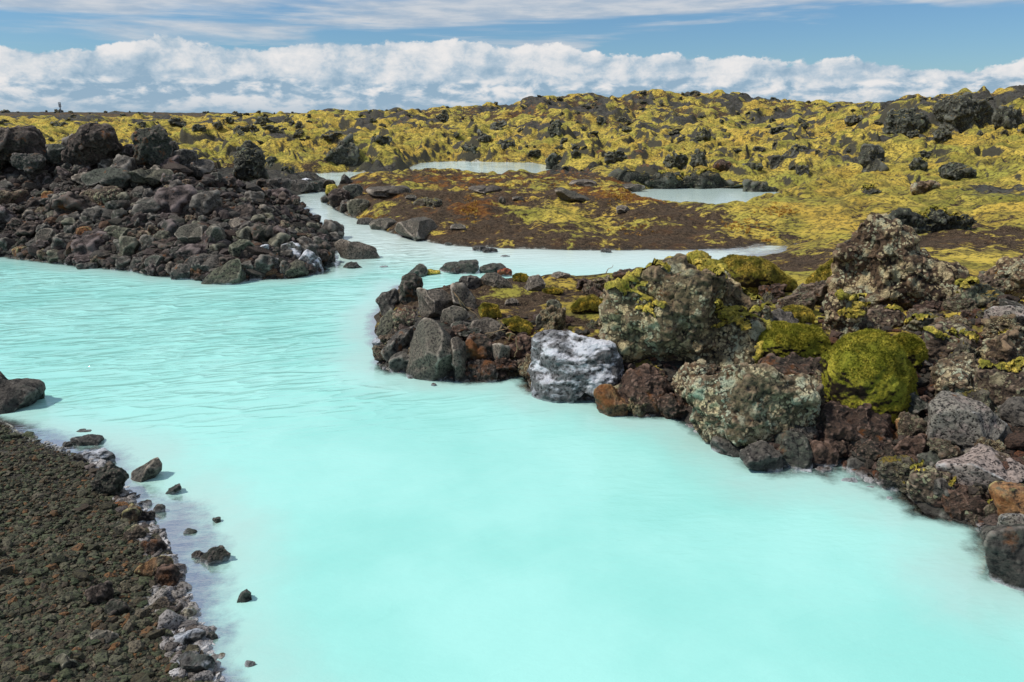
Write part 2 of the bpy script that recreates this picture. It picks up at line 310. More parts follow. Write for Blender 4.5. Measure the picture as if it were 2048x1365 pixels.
def rockmat(name, c1, c2, c3, lich=0, lc1=(.40, .43, .27), lc2=(.52, .46, .28), moss=0, silica=0, waterline=.5, pits=0, rust=0, bump=1.0, gain=1.5, scale=1.0, rand=.5):
    c1, c2, c3 = [tuple(min(.75, x*(gain if max(c1) < .25 else 1.0)) for x in c) for c in (c1, c2, c3)]
    m, t = newmat(name)
    tcn = t.n('ShaderNodeTexCoord'); geo = t.n('ShaderNodeNewGeometry'); oi = t.n('ShaderNodeObjectInfo')
    vec = t.vm('ADD', tcn.outputs['Object'], t.comb(t.m('MULTIPLY', oi.outputs['Random'], 37), t.m('MULTIPLY', oi.outputs['Random'], 71), 0)).outputs[0]
    pz = t.xyz(geo.outputs['Position'])[2]; nz = t.xyz(geo.outputs['Normal'])[2]
    nA = t.noise(vec, 2.2*scale, 6, .62); nB = t.noise(vec, 22*scale, 6, .72); nC = t.noise(vec, 7*scale, 5, .65, .4)
    c = t.mix(t.sstep(nA, .36, .64), c1, c2)
    c = t.mix(t.sstep(t.m('ADD', nC, t.m('MULTIPLY', t.m('SUBTRACT', oi.outputs['Random'], .5), rand)), .5, .72), c, c3)
    c = t.mix(t.sstep(nB, .56, .36), c, (.012, .011, .011))
    edge = t.sstep(geo.outputs['Pointiness'], .515, .57)                    # pale convex edges: part wear, part highlight painted in for crispness
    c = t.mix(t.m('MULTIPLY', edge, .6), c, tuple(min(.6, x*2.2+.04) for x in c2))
    vo = t.m('MULTIPLY', t.sstep(nB, .62, .8), .7)
    c = t.mix(vo, c, tuple(min(1, x*2.6+.03) for x in c3))
    h = t.m('ADD', t.m('MULTIPLY', nC, .8), t.m('MULTIPLY', nB, .8))
    rough = .85
    if rust:
        r = t.sstep(t.noise(vec, 3.1*scale, 5, .6), .66-.25*rust, .78-.25*rust)
        c = t.mix(t.m('MULTIPLY', r, .85), c, t.mix(nB, (.10, .03, .012), (.34, .13, .03)))
    if pits:
        pv = t.vor(vec, 34*scale); pk = t.xyz(t.vor(vec, 34*scale, out='Color'))[0]
        pf = t.m('MULTIPLY', t.sstep(pv, .34, .2), t.sstep(pk, .6, .5))
        c = t.mix(t.m('MULTIPLY', pf, .85*pits), c, (.012, .010, .010)); h = t.m('SUBTRACT', h, t.m('MULTIPLY', pf, .9))
    if lich:
        s, c = lichen(t, vec, lich, lc1, c, lc2, scale)
        h = t.m('ADD', h, t.m('MULTIPLY', s, .5))
        y = t.m('MULTIPLY', t.sstep(t.noise(vec, 6*scale, 4, .7), .66, .72), .8)
        c = t.mix(y, c, (.42, .20, .03))
    if silica:
        sn = t.noise(t.vm('MULTIPLY', vec, (1, 1, 2.2)).outputs[0], 2.6*scale, 7, .68, .5)
        sf = t.m('MULTIPLY', t.sstep(t.m('ADD', sn, t.m('MULTIPLY', nz, .16)), .635-.13*silica, .78-.13*silica), t.sstep(nB, .27, .40))
        c = t.mix(sf, c, (.70, .71, .76)); h = t.m('ADD', h, t.m('MULTIPLY', sf, .2))
    if moss:
        mn = t.noise(vec, 4*scale, 5, .6)
        mf = t.sstep(t.m('ADD', t.m('MULTIPLY', nz, .55), mn), 1.20-.45*moss, 1.30-.45*moss)
        c = t.mix(mf, c, mosscol(t, t.vm('MULTIPLY', vec, (3, 3, 3)).outputs[0])); h = t.m('ADD', h, t.m('MULTIPLY', mf, t.noise(vec, 60, 3, .7)))
    if waterline:
        wn = t.noise(geo.outputs['Position'], 9, 5, .7); wn2 = t.noise(geo.outputs['Position'], 1.3, 3)
        wz = t.m('ADD', pz, t.m('MULTIPLY', t.m('SUBTRACT', wn, .5), .12))
        wf = t.m('MULTIPLY', t.sstep(wz, .035, .0), t.sstep(wn2, .62-.3*waterline, .7-.3*waterline))
        wet = t.sstep(wz, .16, .05)
        c = t.mix(t.m('MULTIPLY', wet, .55), c, t.mix(1.0, c, (.35, .40, .42), 'MULTIPLY'))
        c = t.mix(t.m('MULTIPLY', wf, .8), c, (.50, .52, .54))
        rough = t.m('SUBTRACT', .85, t.m('MULTIPLY', wet, .4))
    finish(t, c, rough, h, .042*bump/scale, 1.0, .3)
    return m
M = {}
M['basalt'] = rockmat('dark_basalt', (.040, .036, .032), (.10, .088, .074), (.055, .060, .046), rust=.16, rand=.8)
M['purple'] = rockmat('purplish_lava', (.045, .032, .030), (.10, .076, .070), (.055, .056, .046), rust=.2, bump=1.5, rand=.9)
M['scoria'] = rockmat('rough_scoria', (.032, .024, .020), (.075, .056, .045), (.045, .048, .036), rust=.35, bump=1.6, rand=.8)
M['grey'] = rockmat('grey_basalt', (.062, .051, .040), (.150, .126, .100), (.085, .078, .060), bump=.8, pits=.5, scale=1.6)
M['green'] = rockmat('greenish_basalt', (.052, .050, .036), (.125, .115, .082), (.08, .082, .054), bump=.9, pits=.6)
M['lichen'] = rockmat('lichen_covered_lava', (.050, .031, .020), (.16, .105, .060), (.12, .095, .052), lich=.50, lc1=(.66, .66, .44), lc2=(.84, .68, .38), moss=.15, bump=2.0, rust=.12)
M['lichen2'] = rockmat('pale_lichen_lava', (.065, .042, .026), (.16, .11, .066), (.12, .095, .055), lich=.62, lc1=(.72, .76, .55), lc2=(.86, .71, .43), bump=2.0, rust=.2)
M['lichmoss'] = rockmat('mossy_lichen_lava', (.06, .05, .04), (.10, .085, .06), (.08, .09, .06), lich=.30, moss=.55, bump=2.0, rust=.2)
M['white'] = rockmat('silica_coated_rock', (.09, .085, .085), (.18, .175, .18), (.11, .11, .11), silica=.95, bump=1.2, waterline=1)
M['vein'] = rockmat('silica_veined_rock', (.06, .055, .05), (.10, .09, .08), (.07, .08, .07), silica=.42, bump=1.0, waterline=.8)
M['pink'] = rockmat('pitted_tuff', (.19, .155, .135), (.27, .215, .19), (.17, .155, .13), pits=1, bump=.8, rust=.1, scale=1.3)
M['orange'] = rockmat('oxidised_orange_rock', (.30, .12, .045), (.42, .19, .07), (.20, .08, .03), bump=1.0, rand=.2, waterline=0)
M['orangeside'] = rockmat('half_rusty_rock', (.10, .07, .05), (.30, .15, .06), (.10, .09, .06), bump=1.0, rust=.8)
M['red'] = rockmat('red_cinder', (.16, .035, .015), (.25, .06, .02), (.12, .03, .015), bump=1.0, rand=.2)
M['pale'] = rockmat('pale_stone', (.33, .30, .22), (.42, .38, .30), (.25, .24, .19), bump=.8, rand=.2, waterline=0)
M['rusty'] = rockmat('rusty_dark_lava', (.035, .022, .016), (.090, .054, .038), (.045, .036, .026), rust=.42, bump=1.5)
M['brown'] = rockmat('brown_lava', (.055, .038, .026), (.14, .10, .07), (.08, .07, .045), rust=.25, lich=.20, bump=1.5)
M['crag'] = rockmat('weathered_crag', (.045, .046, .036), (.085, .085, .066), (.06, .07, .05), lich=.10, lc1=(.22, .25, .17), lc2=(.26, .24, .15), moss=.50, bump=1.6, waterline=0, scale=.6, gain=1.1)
def mossmat(name, dark=.8, b=1.0, green=0.0):
    m, t = newmat(name); tcn = t.n('ShaderNodeTexCoord').outputs['Object']; geo = t.n('ShaderNodeNewGeometry')
    nz = t.xyz(geo.outputs['Normal'])[2]
    v = t.vm('MULTIPLY', tcn, (4, 4, 4)).outputs[0]
    c = mosscol(t, v, b)
    if green: c = t.mix(green, c, (.36, .40, .02))
    n = t.noise(tcn, 7, 5, .65); f = t.noise(tcn, 48, 5, .75)
    c = t.mix(t.m('MULTIPLY', t.sstep(n, .58, .42), .45), c, (.13, .14, .012))
    c = t.mix(t.sstep(f, .47, .32), c, (.06, .06, .012))
    # undersides go dark: bare of moss, with their shade painted into the colour
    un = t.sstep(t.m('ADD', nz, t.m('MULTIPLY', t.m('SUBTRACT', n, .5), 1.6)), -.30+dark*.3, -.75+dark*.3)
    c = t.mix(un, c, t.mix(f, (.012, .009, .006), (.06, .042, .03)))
    finish(t, c, .95, t.m('ADD', f, t.m('MULTIPLY', n, .3)), .03, 1.0, .1); return m
M['mossleaf'] = mossmat('moss_leaf', -9, 1.6); M['mossballleaf'] = mossmat('green_moss_leaf', -9, 1.1, .40); M['turfleaf'] = mossmat('turf_leaf', -9, 1.15)
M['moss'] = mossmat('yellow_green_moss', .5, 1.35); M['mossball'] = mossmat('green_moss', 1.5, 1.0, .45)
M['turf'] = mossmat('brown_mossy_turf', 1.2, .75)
def tuftmat():
    m, t = newmat('orange_moss_tuft'); v = t.n('ShaderNodeTexCoord').outputs['Object']
    finish(t, t.mix(t.noise(v, 3, 3), (.34, .15, .025), (.55, .33, .06)), .9, t.noise(v, 60, 3), .01); return m
M['tuft'] = tuftmat()
def rootmat():
    m, t = newmat('dry_root'); v = t.n('ShaderNodeTexCoord').outputs['Object']
    finish(t, t.mix(t.noise(v, 30, 3), (.22, .12, .06), (.40, .27, .15)), .9, t.noise(v, 90, 3), .003); return m
M['root'] = rootmat()
def metalmat():
    m, t = newmat('dull_grey_steel'); v = t.n('ShaderNodeTexCoord').outputs['Object']
    finish(t, t.mix(t.noise(v, 2, 3), (.10, .11, .13), (.16, .17, .19)), .5, t.noise(v, 9, 3), .003); return m
M['metal'] = metalmat()
def gravelmat(name, stops, bump=1.0):
    m, t = newmat(name); v = t.n('ShaderNodeTexCoord').outputs['Object']; at = t.n('ShaderNodeAttribute', attribute_name='rnd')
    geo = t.n('ShaderNodeNewGeometry'); pz = t.xyz(geo.outputs['Position'])[2]
    r = t.n('ShaderNodeValToRGB', {0: at.outputs['Fac']}); cr = r.color_ramp; cr.interpolation = 'LINEAR'
    cr.elements[0].position = 0; cr.elements[0].color = stops[0]+(1,); cr.elements[1].position = 1; cr.elements[1].color = stops[-1]+(1,)
    for i, s in enumerate(stops[1:-1]): e = cr.elements.new((i+1)/(len(stops)-1)); e.color = s+(1,)
    f = t.noise(v, 60, 4, .7); c = t.mix(t.sstep(f, .55, .35), r.outputs[0], (.015, .013, .012))
    wz = t.m('ADD', pz, t.m('MULTIPLY', t.m('SUBTRACT', t.noise(v, 5, 4, .7), .5), .16))
    c = t.mix(t.m('MULTIPLY', t.sstep(wz, .03, -.01), .75), c, (.55, .55, .56))
    finish(t, c, .85, f, .012*bump, 1.0, .3); return m
M['gravel'] = gravelmat('dark_gravel', [(.042, .048, .026), (.080, .066, .040), (.13, .125, .080), (.050, .068, .032), (.17, .145, .10), (.055, .040, .026), (.10, .12, .062), (.06, .06, .04), (.20, .10, .04)])
M['crust'] = gravelmat('silt_coated_pebbles', [(.06, .045, .04), (.45, .43, .42), (.10, .07, .055), (.62, .60, .60), (.08, .06, .05), (.35, .32, .29)])
M['rubble'] = gravelmat('lava_rubble', [(.045, .036, .032), (.07, .050, .045), (.13, .105, .095), (.055, .062, .045), (.07, .045, .036), (.16, .145, .12), (.05, .042, .038), (.17, .09, .05)], 2)
M['bankrubble'] = gravelmat('rusty_rubble', [(.05, .03, .022), (.09, .055, .04), (.05, .05, .04), (.12, .085, .07), (.14, .055, .025), (.07, .06, .05)], 2)
def groundmat():
    m, t = newmat('lava_field_ground'); P = t.n('ShaderNodeNewGeometry').outputs['Position']
    a = t.xyz(t.n('ShaderNodeAttribute', attribute_name='mask').outputs['Vector']); b = t.xyz(t.n('ShaderNodeAttribute', attribute_name='mask2').outputs['Vector'])
    moss, rust, rocky = a; shore, crease, far = b
    n1 = t.noise(P, .35, 6, .62, .3); n2 = t.noise(P, 1.8, 6, .66, .2); n3 = t.noise(P, 9, 6, .72); n4 = t.noise(P, 40, 4, .7)
    rockc = t.mix(t.sstep(n2, .4, .62), (.055, .050, .044), (.11, .10, .088)); rockc = t.mix(t.sstep(n3, .5, .66), rockc, (.075, .09, .07))
    rockc = t.mix(t.sstep(n3, .52, .36), rockc, (.016, .015, .013))
    soil = t.mix(t.sstep(n3, .40, .60), (.030, .019, .012), (.10, .066, .042)); soil = t.mix(t.sstep(n4, .52, .66), soil, (.24, .18, .11)); soil = t.mix(t.m('MULTIPLY', t.sstep(n2, .50, .62), .5), soil, (.15, .075, .035))
    rustc = t.mix(t.sstep(n3, .35, .65), (.11, .035, .014), (.33, .14, .025))
    c = t.mix(t.sstep(t.m('ADD', rocky, t.m('SUBTRACT', n2, .5)), .35, .55), soil, rockc)
    rf = t.sstep(t.m('ADD', rust, t.m('MULTIPLY', t.m('SUBTRACT', n2, .5), 2.2)), .60, .85)
    c = t.mix(t.m('MULTIPLY', rf, .75), c, rustc)
    nm = t.m('ADD', t.m('MULTIPLY', t.m('SUBTRACT', n2, .5), 1.7), t.m('MULTIPLY', t.m('SUBTRACT', n3, .5), .8))
    nm = t.m('ADD', nm, t.m('MULTIPLY', t.m('SUBTRACT', n1, .5), .9))
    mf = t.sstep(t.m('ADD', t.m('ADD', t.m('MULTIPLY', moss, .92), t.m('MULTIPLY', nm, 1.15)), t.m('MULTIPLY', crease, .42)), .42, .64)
    nzz = t.xyz(t.n('ShaderNodeNewGeometry').outputs['Normal'])[2]
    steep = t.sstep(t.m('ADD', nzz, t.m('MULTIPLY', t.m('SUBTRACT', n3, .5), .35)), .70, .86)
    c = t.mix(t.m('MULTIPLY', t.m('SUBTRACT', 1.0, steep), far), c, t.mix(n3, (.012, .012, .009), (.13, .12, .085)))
    mf = t.m('MULTIPLY', t.m('MULTIPLY', mf, t.sstep(t.m('ADD', rocky, t.m('MULTIPLY', t.m('SUBTRACT', n2, .5), 1.6)), .95, .70)), steep)
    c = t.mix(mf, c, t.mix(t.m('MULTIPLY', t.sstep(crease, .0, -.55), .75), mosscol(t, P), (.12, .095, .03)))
    wet = t.sstep(t.m('ADD', shore, t.m('MULTIPLY', t.m('SUBTRACT', n3, .5), .5)), .22, .02)
    c = t.mix(t.m('MULTIPLY', wet, .45), c, (.045, .043, .038))
    sil = t.sstep(t.m('ADD', shore, t.m('MULTIPLY', t.m('SUBTRACT', n2, .5), .6)), .03, -.10)
    silc = t.mix(t.sstep(n3, .38, .62), (.28, .27, .23), (.62, .62, .55))
    c = t.mix(t.m('MULTIPLY', sil, t.sstep(n3, .30, .50)), c, silc)
    c = t.mix(t.m('MULTIPLY', t.sstep(shore, -.02, -.22), .85), c, silc)
    h = t.m('ADD', t.m('MULTIPLY', n3, 1.0), t.m('MULTIPLY', n4, .35))
    finish(t, c, .95, h, .09, 1.0, .15); return m
M['ground'] = groundmat()
def watermat():
    m, t = newmat('milky_turquoise_water'); P = t.n('ShaderNodeNewGeometry').outputs['Position']
    dep = t.n('ShaderNodeAttribute', attribute_name='depth').outputs['Fac']
    # silt is stirred up in the shallows and in the narrow channels, the deep water is turquoise
    silt = t.m('MULTIPLY', t.sstep(t.m('ADD', dep, t.m('MULTIPLY', t.m('SUBTRACT', t.noise(P, .9, 6, .62), .5), .5)), .36, .0), .60)
    c = t.mix(t.sstep(t.noise(P, .45, 4), .35, .6), (.298, .695, .63), (.370, .765, .700))
    c = t.mix(silt, c, (.48, .60, .565))
    # wind ripples: long crests running across, gathered in the open left part of the lagoon
    x, y, z = t.xyz(P)
    c = t.mix(t.m('MULTIPLY', t.sstep(t.m('ADD', y, t.m('MULTIPLY', x, .25)), 12.5, 17.5), .82), c, (.68, .775, .735))   # pale silt of the shallow channels and ponds
    rot = t.comb(t.m('ADD', t.m('MULTIPLY', x, .965), t.m('MULTIPLY', y, .26)), t.m('SUBTRACT', t.m('MULTIPLY', y, .965), t.m('MULTIPLY', x, .26)), 0)
    v1 = t.vm('MULTIPLY', rot, (.95, 3.4, 1)).outputs[0]
    r1 = t.noise(v1, 1.15, 2, .5, .35)
    r1 = t.m('SUBTRACT', 1.0, t.m('ABSOLUTE', t.m('MULTIPLY', t.m('SUBTRACT', r1, .5), 4)))
    r1 = t.m('POWER', t.m('MAXIMUM', r1, 0), 2.0)
    v2 = t.vm('MULTIPLY', P, (1.4, 3.6, 1)).outputs[0]
    r2 = t.noise(v2, 4.2, 4, .6); r3 = t.noise(P, 60, 3, .6)
    blow = t.m('MULTIPLY', t.sstep(x, 1.0, -3.0), t.sstep(y, 6.0, 9.0))
    blow = t.m('MULTIPLY', blow, t.sstep(t.noise(P, .35, 3), .3, .55))
    blow = t.m('MINIMUM', blow, t.sstep(dep, .1, .5))
    amp = t.m('ADD', .05, t.m('MULTIPLY', blow, .95))
    h = t.m('ADD', t.m('MULTIPLY', r1, amp), t.m('ADD', t.m('MULTIPLY', r2, .14), t.m('MULTIPLY', r3, .02)))
    b = t.n('ShaderNodeBump', {'Strength': 1.0, 'Distance': .034, 'Height': h})
    # milkiness: how much bed shows through
    op = t.sstep(t.m('ADD', dep, t.m('MULTIPLY', t.m('SUBTRACT', t.noise(P, 4.5, 6, .68), .5), .12)), .0, .075)
    body = t.n('ShaderNodeBsdfPrincipled', {'Base Color': c, 'Roughness': .05, 'IOR': 1.333, 'Specular IOR Level': .5, 'Normal': b.outputs[0]})
    tr = t.n('ShaderNodeBsdfTransparent', {'Color': (.76, .93, .88, 1)})
    gl = t.n('ShaderNodeBsdfGlossy', {'Roughness': .08, 'Normal': b.outputs[0]}); fr = t.n('ShaderNodeFresnel', {'IOR': 1.333, 'Normal': b.outputs[0]})
    thin = t.n('ShaderNodeMixShader', {0: fr.outputs[0], 1: tr.outputs[0], 2: gl.outputs[0]})
    mx = t.n('ShaderNodeMixShader', {0: op, 1: thin.outputs[0], 2: body.outputs[0]})
    t.n('ShaderNodeOutputMaterial', {'Surface': mx.outputs[0]}); return m
M['water'] = watermat()
# ------------------------------------------------------------------ ground: one continuous relief, cut into named stretches
def rows():
    r = [1.2]
    while r[-1] < 9000:
        q = r[-1]; r.append(q+max(.008, min(q*q/2250*1.25, q*(.0068 if q < 130 else .012 if q < 600 else .05))))
    return np.array(r)
R_ = rows(); A_ = np.concatenate([np.linspace(-180, -60, 40)[:-1], np.linspace(-60, -43, 60)[:-1], np.linspace(-43, 43, 1180)[:-1], np.linspace(43, 60, 60)[:-1], np.linspace(60, 180, 40)])
A_ = np.radians(A_)
def upsample(fn, st, multi=1):
    ri = np.unique(np.append(np.arange(0, len(R_), st), len(R_)-1)); ai = np.unique(np.append(np.arange(0, len(A_), st), len(A_)-1))
    rr, aa = np.meshgrid(R_[ri], A_[ai], indexing='ij'); g = fn(rr*np.sin(aa), rr*np.cos(aa))
    if g.ndim == 2: g = g[..., None]
    fr = np.interp(np.arange(len(R_)), ri, np.arange(len(ri))); fa = np.interp(np.arange(len(A_)), ai, np.arange(len(ai)))
    r0 = np.minimum(fr.astype(int), len(ri)-2); tr = (fr-r0)[:, None]; a0 = np.minimum(fa.astype(int), len(ai)-2); ta = (fa-a0)[None, :]
    out = [((g[r0][:, a0, k]*(1-ta)+g[r0][:, a0+1, k]*ta)*(1-tr)+(g[r0+1][:, a0, k]*(1-ta)+g[r0+1][:, a0+1, k]*ta)*tr).astype(np.float32) for k in range(g.shape[2])]
    return out
def sd_raw(x, y):
    a = pdist(x, y, LAGOON); a = np.where(inpoly(x, y, LAGOON), -a, a); b = pdist(x, y, POND); b = np.where(inpoly(x, y, POND), -b, b); return np.minimum(a, b)
RR, AA = np.meshgrid(R_, A_, indexing='ij'); X = RR*np.sin(AA); Y = RR*np.cos(AA)
s, = upsample(sd_raw, 3); f = upsample(field, 6)
s = s+perlin2(X*1.1, Y*1.1, 5)*.10+perlin2(X*3.1, Y*3.1, 6)*.05*np.clip(20/np.maximum(RR, 1), 0, 1)
cap, mo, ru, sl, rk = f
land = cap*(1-np.exp(-sl*np.maximum(s, 0)/np.maximum(cap, .05)))
def gz(u, v, ru_, rv_):
    x0, y0 = at_z(u, v); return np.exp(-(((X-x0)/ru_)**2+((Y-y0)/rv_)**2))
BED = .42*(1-.80*np.clip(gz(1760, 985, 1.3, .75)*.62+gz(370, 1200, .55, .9)+gz(330, 1040, .6, .7)+gz(90, 905, 1.3, .7)+gz(650, 535, 1.2, 1.0)+gz(1500, 505, 2.0, 1.2), 0, 1))
Z = np.where(s > 0, land, np.maximum(s*BED, -.7))
def fade(lam): return np.clip(lam/(np.maximum(RR, 2)*.012)-.8, 0, 1)
isl = np.clip(s*1.2, 0, 1)
inM = inpoly(X, Y, MOUND_POLY); inB = inpoly(X, Y, BANK_POLY)
farw = np.clip((RR-14)/16, 0, 1)*(~inM)                                    # rolling moss further out
flat = np.clip((Y-17)/3, 0, 1)*np.clip((36-Y)/4, 0, 1)*np.clip((6.5-X)/3, 0, 1)*np.clip((X+8)/2, 0, 1)   # islet: low and smooth
hum = (.5-np.abs(perlin2(X*.62, Y*.62, 31)+.3*perlin2(X*1.5, Y*1.5, 32)))
wx = X+1.2*perlin2(X*.5, Y*.5, 40); wy = Y+1.2*perlin2(X*.5, Y*.5, 41)
h1 = np.abs(perlin2(wx*.42, wy*.42, 33)); h2 = np.abs(perlin2(wx*1.05, wy*1.05, 34)); h3 = np.abs(perlin2(X*2.6, Y*2.6, 35)); h4 = np.abs(perlin2(X*6.5, Y*6.5, 36))
lowf = perlin2(X*.06, Y*.06, 37)
lumps = (h1*.80*fade(2.4)+h2*.60*fade(1)+h3*.32*fade(.4)+h4*.12*fade(.15))
nearhill = np.clip((RR-30)/30, 0, 1)
Z += isl*farw*(1-.9*flat)*(lumps*(.62+.80*nearhill)-.14+lowf*.55*np.clip((RR-50)/60, 0, 1))
def plates(k, fr, sh): return np.tanh(sh*(perlin2(wx*fr, wy*fr, k)+.25*perlin2(X*fr*3.1, Y*fr*3.1, k+1)))
step_ = plates(140, .16, 5)*.42*fade(3)+plates(143, .42, 5)*.26*fade(1.4)+plates(146, 1.1, 4.5)*.12*fade(.6)
Z += isl*farw*(1-.75*flat)*step_*(.26+.50*nearhill)
Z += isl*flat*plates(150, .5, 5)*.07
# broken lava between the moss: sharp ridges
rock_n = perlin2(X*.16, Y*.16, 50)+.6*perlin2(X*.45, Y*.45, 51)+.35*perlin2(X*1.1, Y*1.1, 52)
rmask = np.clip((rock_n+(rk-.42)*1.1+.10)*3.0, 0, 1)*farw*(1-flat)
rid = (.42-np.abs(perlin2(wx*.8, wy*.8, 53)))*.9*fade(1.2)+(.4-np.abs(perlin2(X*2.1, Y*2.1, 54)))*.55*fade(.5)+(.4-np.abs(perlin2(X*5.2, Y*5.2, 55)))*.30*fade(.2)+(.4-np.abs(perlin2(X*11, Y*11, 56)))*.14*fade(.12)
Z += isl*rmask*np.maximum(rid, -.1)*(.32+.80*np.clip((RR-35)/50, 0, 1))
dfar = np.clip((RR-120)/250, 0, 1)
Z += dfar*(perlin2(X*.05, Y*.05, 60)*1.1+np.abs(perlin2(X*.14, Y*.14, 61))*1.7*fade(7)+np.maximum(perlin2(X*.4, Y*.4, 62), 0)*1.6*fade(3.5))
# near land: cobbly and tufty
nearw = (1-farw)*isl
Z += nearw*(perlin2(X*1.3, Y*1.3, 70)*.07+perlin2(X*3.3, Y*3.3, 71)*.04+perlin2(X*8, Y*8, 72)*.018*fade(.12)+perlin2(X*20, Y*20, 73)*.008*fade(.05))
Z += inM*isl*(np.abs(perlin2(X*.9, Y*.9, 74))*.35+np.abs(perlin2(X*2.4, Y*2.4, 75))*.14)
Z += isl*flat*(perlin2(X*.7, Y*.7, 76)*.15+np.abs(perlin2(X*2.2, Y*2.2, 77))*.15+np.abs(perlin2(X*6, Y*6, 78))*.05*fade(.25))
rocky = np.where(farw > .3, np.maximum(rmask*1.1, 0), rk*.8)
rocky = np.where(inM | inB, .7, rocky)
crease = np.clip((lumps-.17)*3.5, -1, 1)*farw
nR, nA = X.shape
idx = np.arange(nR*nA, dtype=np.int32).reshape(nR, nA)
Q = np.stack([idx[:-1, :-1], idx[:-1, 1:], idx[1:, 1:], idx[1:, :-1]], -1)     # az grows clockwise: flip below
Q = Q[..., ::-1]
cx = X[:-1, :-1]; cy = Y[:-1, :-1]; cr_ = RR[:-1, :-1]; ca = np.degrees(AA[:-1, :-1]); cs = s[:-1, :-1]
reg = np.zeros(cx.shape, int)
reg[(ca > true_azel(905, 232)[0]) & (ca < 60) & (cr_ > np.interp(ca, [-4, 5, 18, 26, 32, 60], [84, 74, 66, 50, 32, 28])) & (cr_ < 190)] = 4
reg[inM[:-1, :-1]] = 1; reg[inB[:-1, :-1]] = 2
reg[(flat[:-1, :-1] > 0) & (cy > 17) & (cy < 37.8) & (cx < 7) & (cx > -9) & (reg == 0)] = 3
reg[(cs < -.12) & (reg != 2)] = 5
names = {0: ('mossy_ground', 'rolling lava ground under yellow-green moss around the lagoon and out to the horizon'), 1: ('rubble_slope', 'dark slope of the rubble heap left of the channel'),
         2: ('gravel_bank', 'low bank of dark gravel at the bottom left'), 3: ('islet_ground', 'low brown islet of soil, moss and lava slabs behind the inlet'),
         4: ('hill', 'long moss and lava hill on the right horizon'), 5: ('lagoon_bed', 'pale silty bed under the milky water')}
VV = np.stack([X, Y, Z], -1).reshape(-1, 3)
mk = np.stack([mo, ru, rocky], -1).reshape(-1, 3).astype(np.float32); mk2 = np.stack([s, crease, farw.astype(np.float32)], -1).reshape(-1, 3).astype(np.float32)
for k, (nm, lab) in names.items():
    q = Q[reg == k]
    if k == 0:                                                             # fan under the camera
        pass
    used, inv = np.unique(q.ravel(), return_inverse=True)
    me = mesh_np(nm, VV[used], inv.reshape(-1, 4))
    for an, arr in (('mask', mk), ('mask2', mk2)):
        me.attributes.new(an, 'FLOAT_VECTOR', 'POINT').data.foreach_set('vector', arr[used].ravel())
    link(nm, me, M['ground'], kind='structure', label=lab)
# water: a sheet over the bed, reaching a little under the shores, carrying the real depth
wk = (s < .6) & (RR < 75)
wf_ = wk[:-1, :-1] & wk[1:, 1:] & wk[1:, :-1] & wk[:-1, 1:]
q = Q[wf_][:]
used, inv = np.unique(q.ravel(), return_inverse=True)
wx_, wy_ = VV[used, 0], VV[used, 1]
u1 = wx_*.965+wy_*.26; u2 = wy_*.965-wx_*.26
blow = np.clip((1.0-wx_)/4, 0, 1)*np.clip((wy_-6)/3, 0, 1)*np.clip(-s.ravel()[used]/1.0, 0, 1)
wz = (perlin2(u1*.85, u2*3.2, 90)*.010+perlin2(u1*.9, u2*7, 91)*.003)*blow*np.clip(30/np.hypot(wx_, wy_)-.8, 0, 1)
me = mesh_np('water', np.stack([wx_, wy_, wz], -1), inv.reshape(-1, 4))
me.attributes.new('depth', 'FLOAT', 'POINT').data.foreach_set('value', (-(s*BED).ravel()[used]).astype(np.float32))
link('water', me, M['water'], kind='structure', label='milky turquoise lagoon water')
# surface look-up used to rest things on the ground
def surf(x, y):
    x = np.asarray(x, float); y = np.asarray(y, float)
    fr = np.interp(np.hypot(x, y), R_, np.arange(nR)); fa = np.interp(np.arctan2(x, y), A_, np.arange(nA))
    r0 = np.minimum(fr.astype(int), nR-2); a0 = np.minimum(fa.astype(int), nA-2); tr = fr-r0; ta = fa-a0
    return (Z[r0, a0]*(1-ta)+Z[r0, a0+1]*ta)*(1-tr)+(Z[r0+1, a0]*(1-ta)+Z[r0+1, a0+1]*ta)*tr
def hit(u, v, ymin=1.5, ymax=400):
    """first place on the ground or water seen at photo pixel (u, v); arrays allowed"""
    u = np.atleast_1d(np.asarray(u, float)); v = np.atleast_1d(np.asarray(v, float))
    x, y, k = ray(u, v); Ys = np.exp(np.linspace(math.log(ymin), math.log(ymax), 900))
    t = Ys[None, :]/y[:, None]; zr = CAMH+k[:, None]*t; g = np.maximum(surf(x[:, None]*t, np.broadcast_to(Ys, t.shape)), 0)
    b = zr <= g; i = np.where(b.any(1), b.argmax(1), 899); return Ys[i]
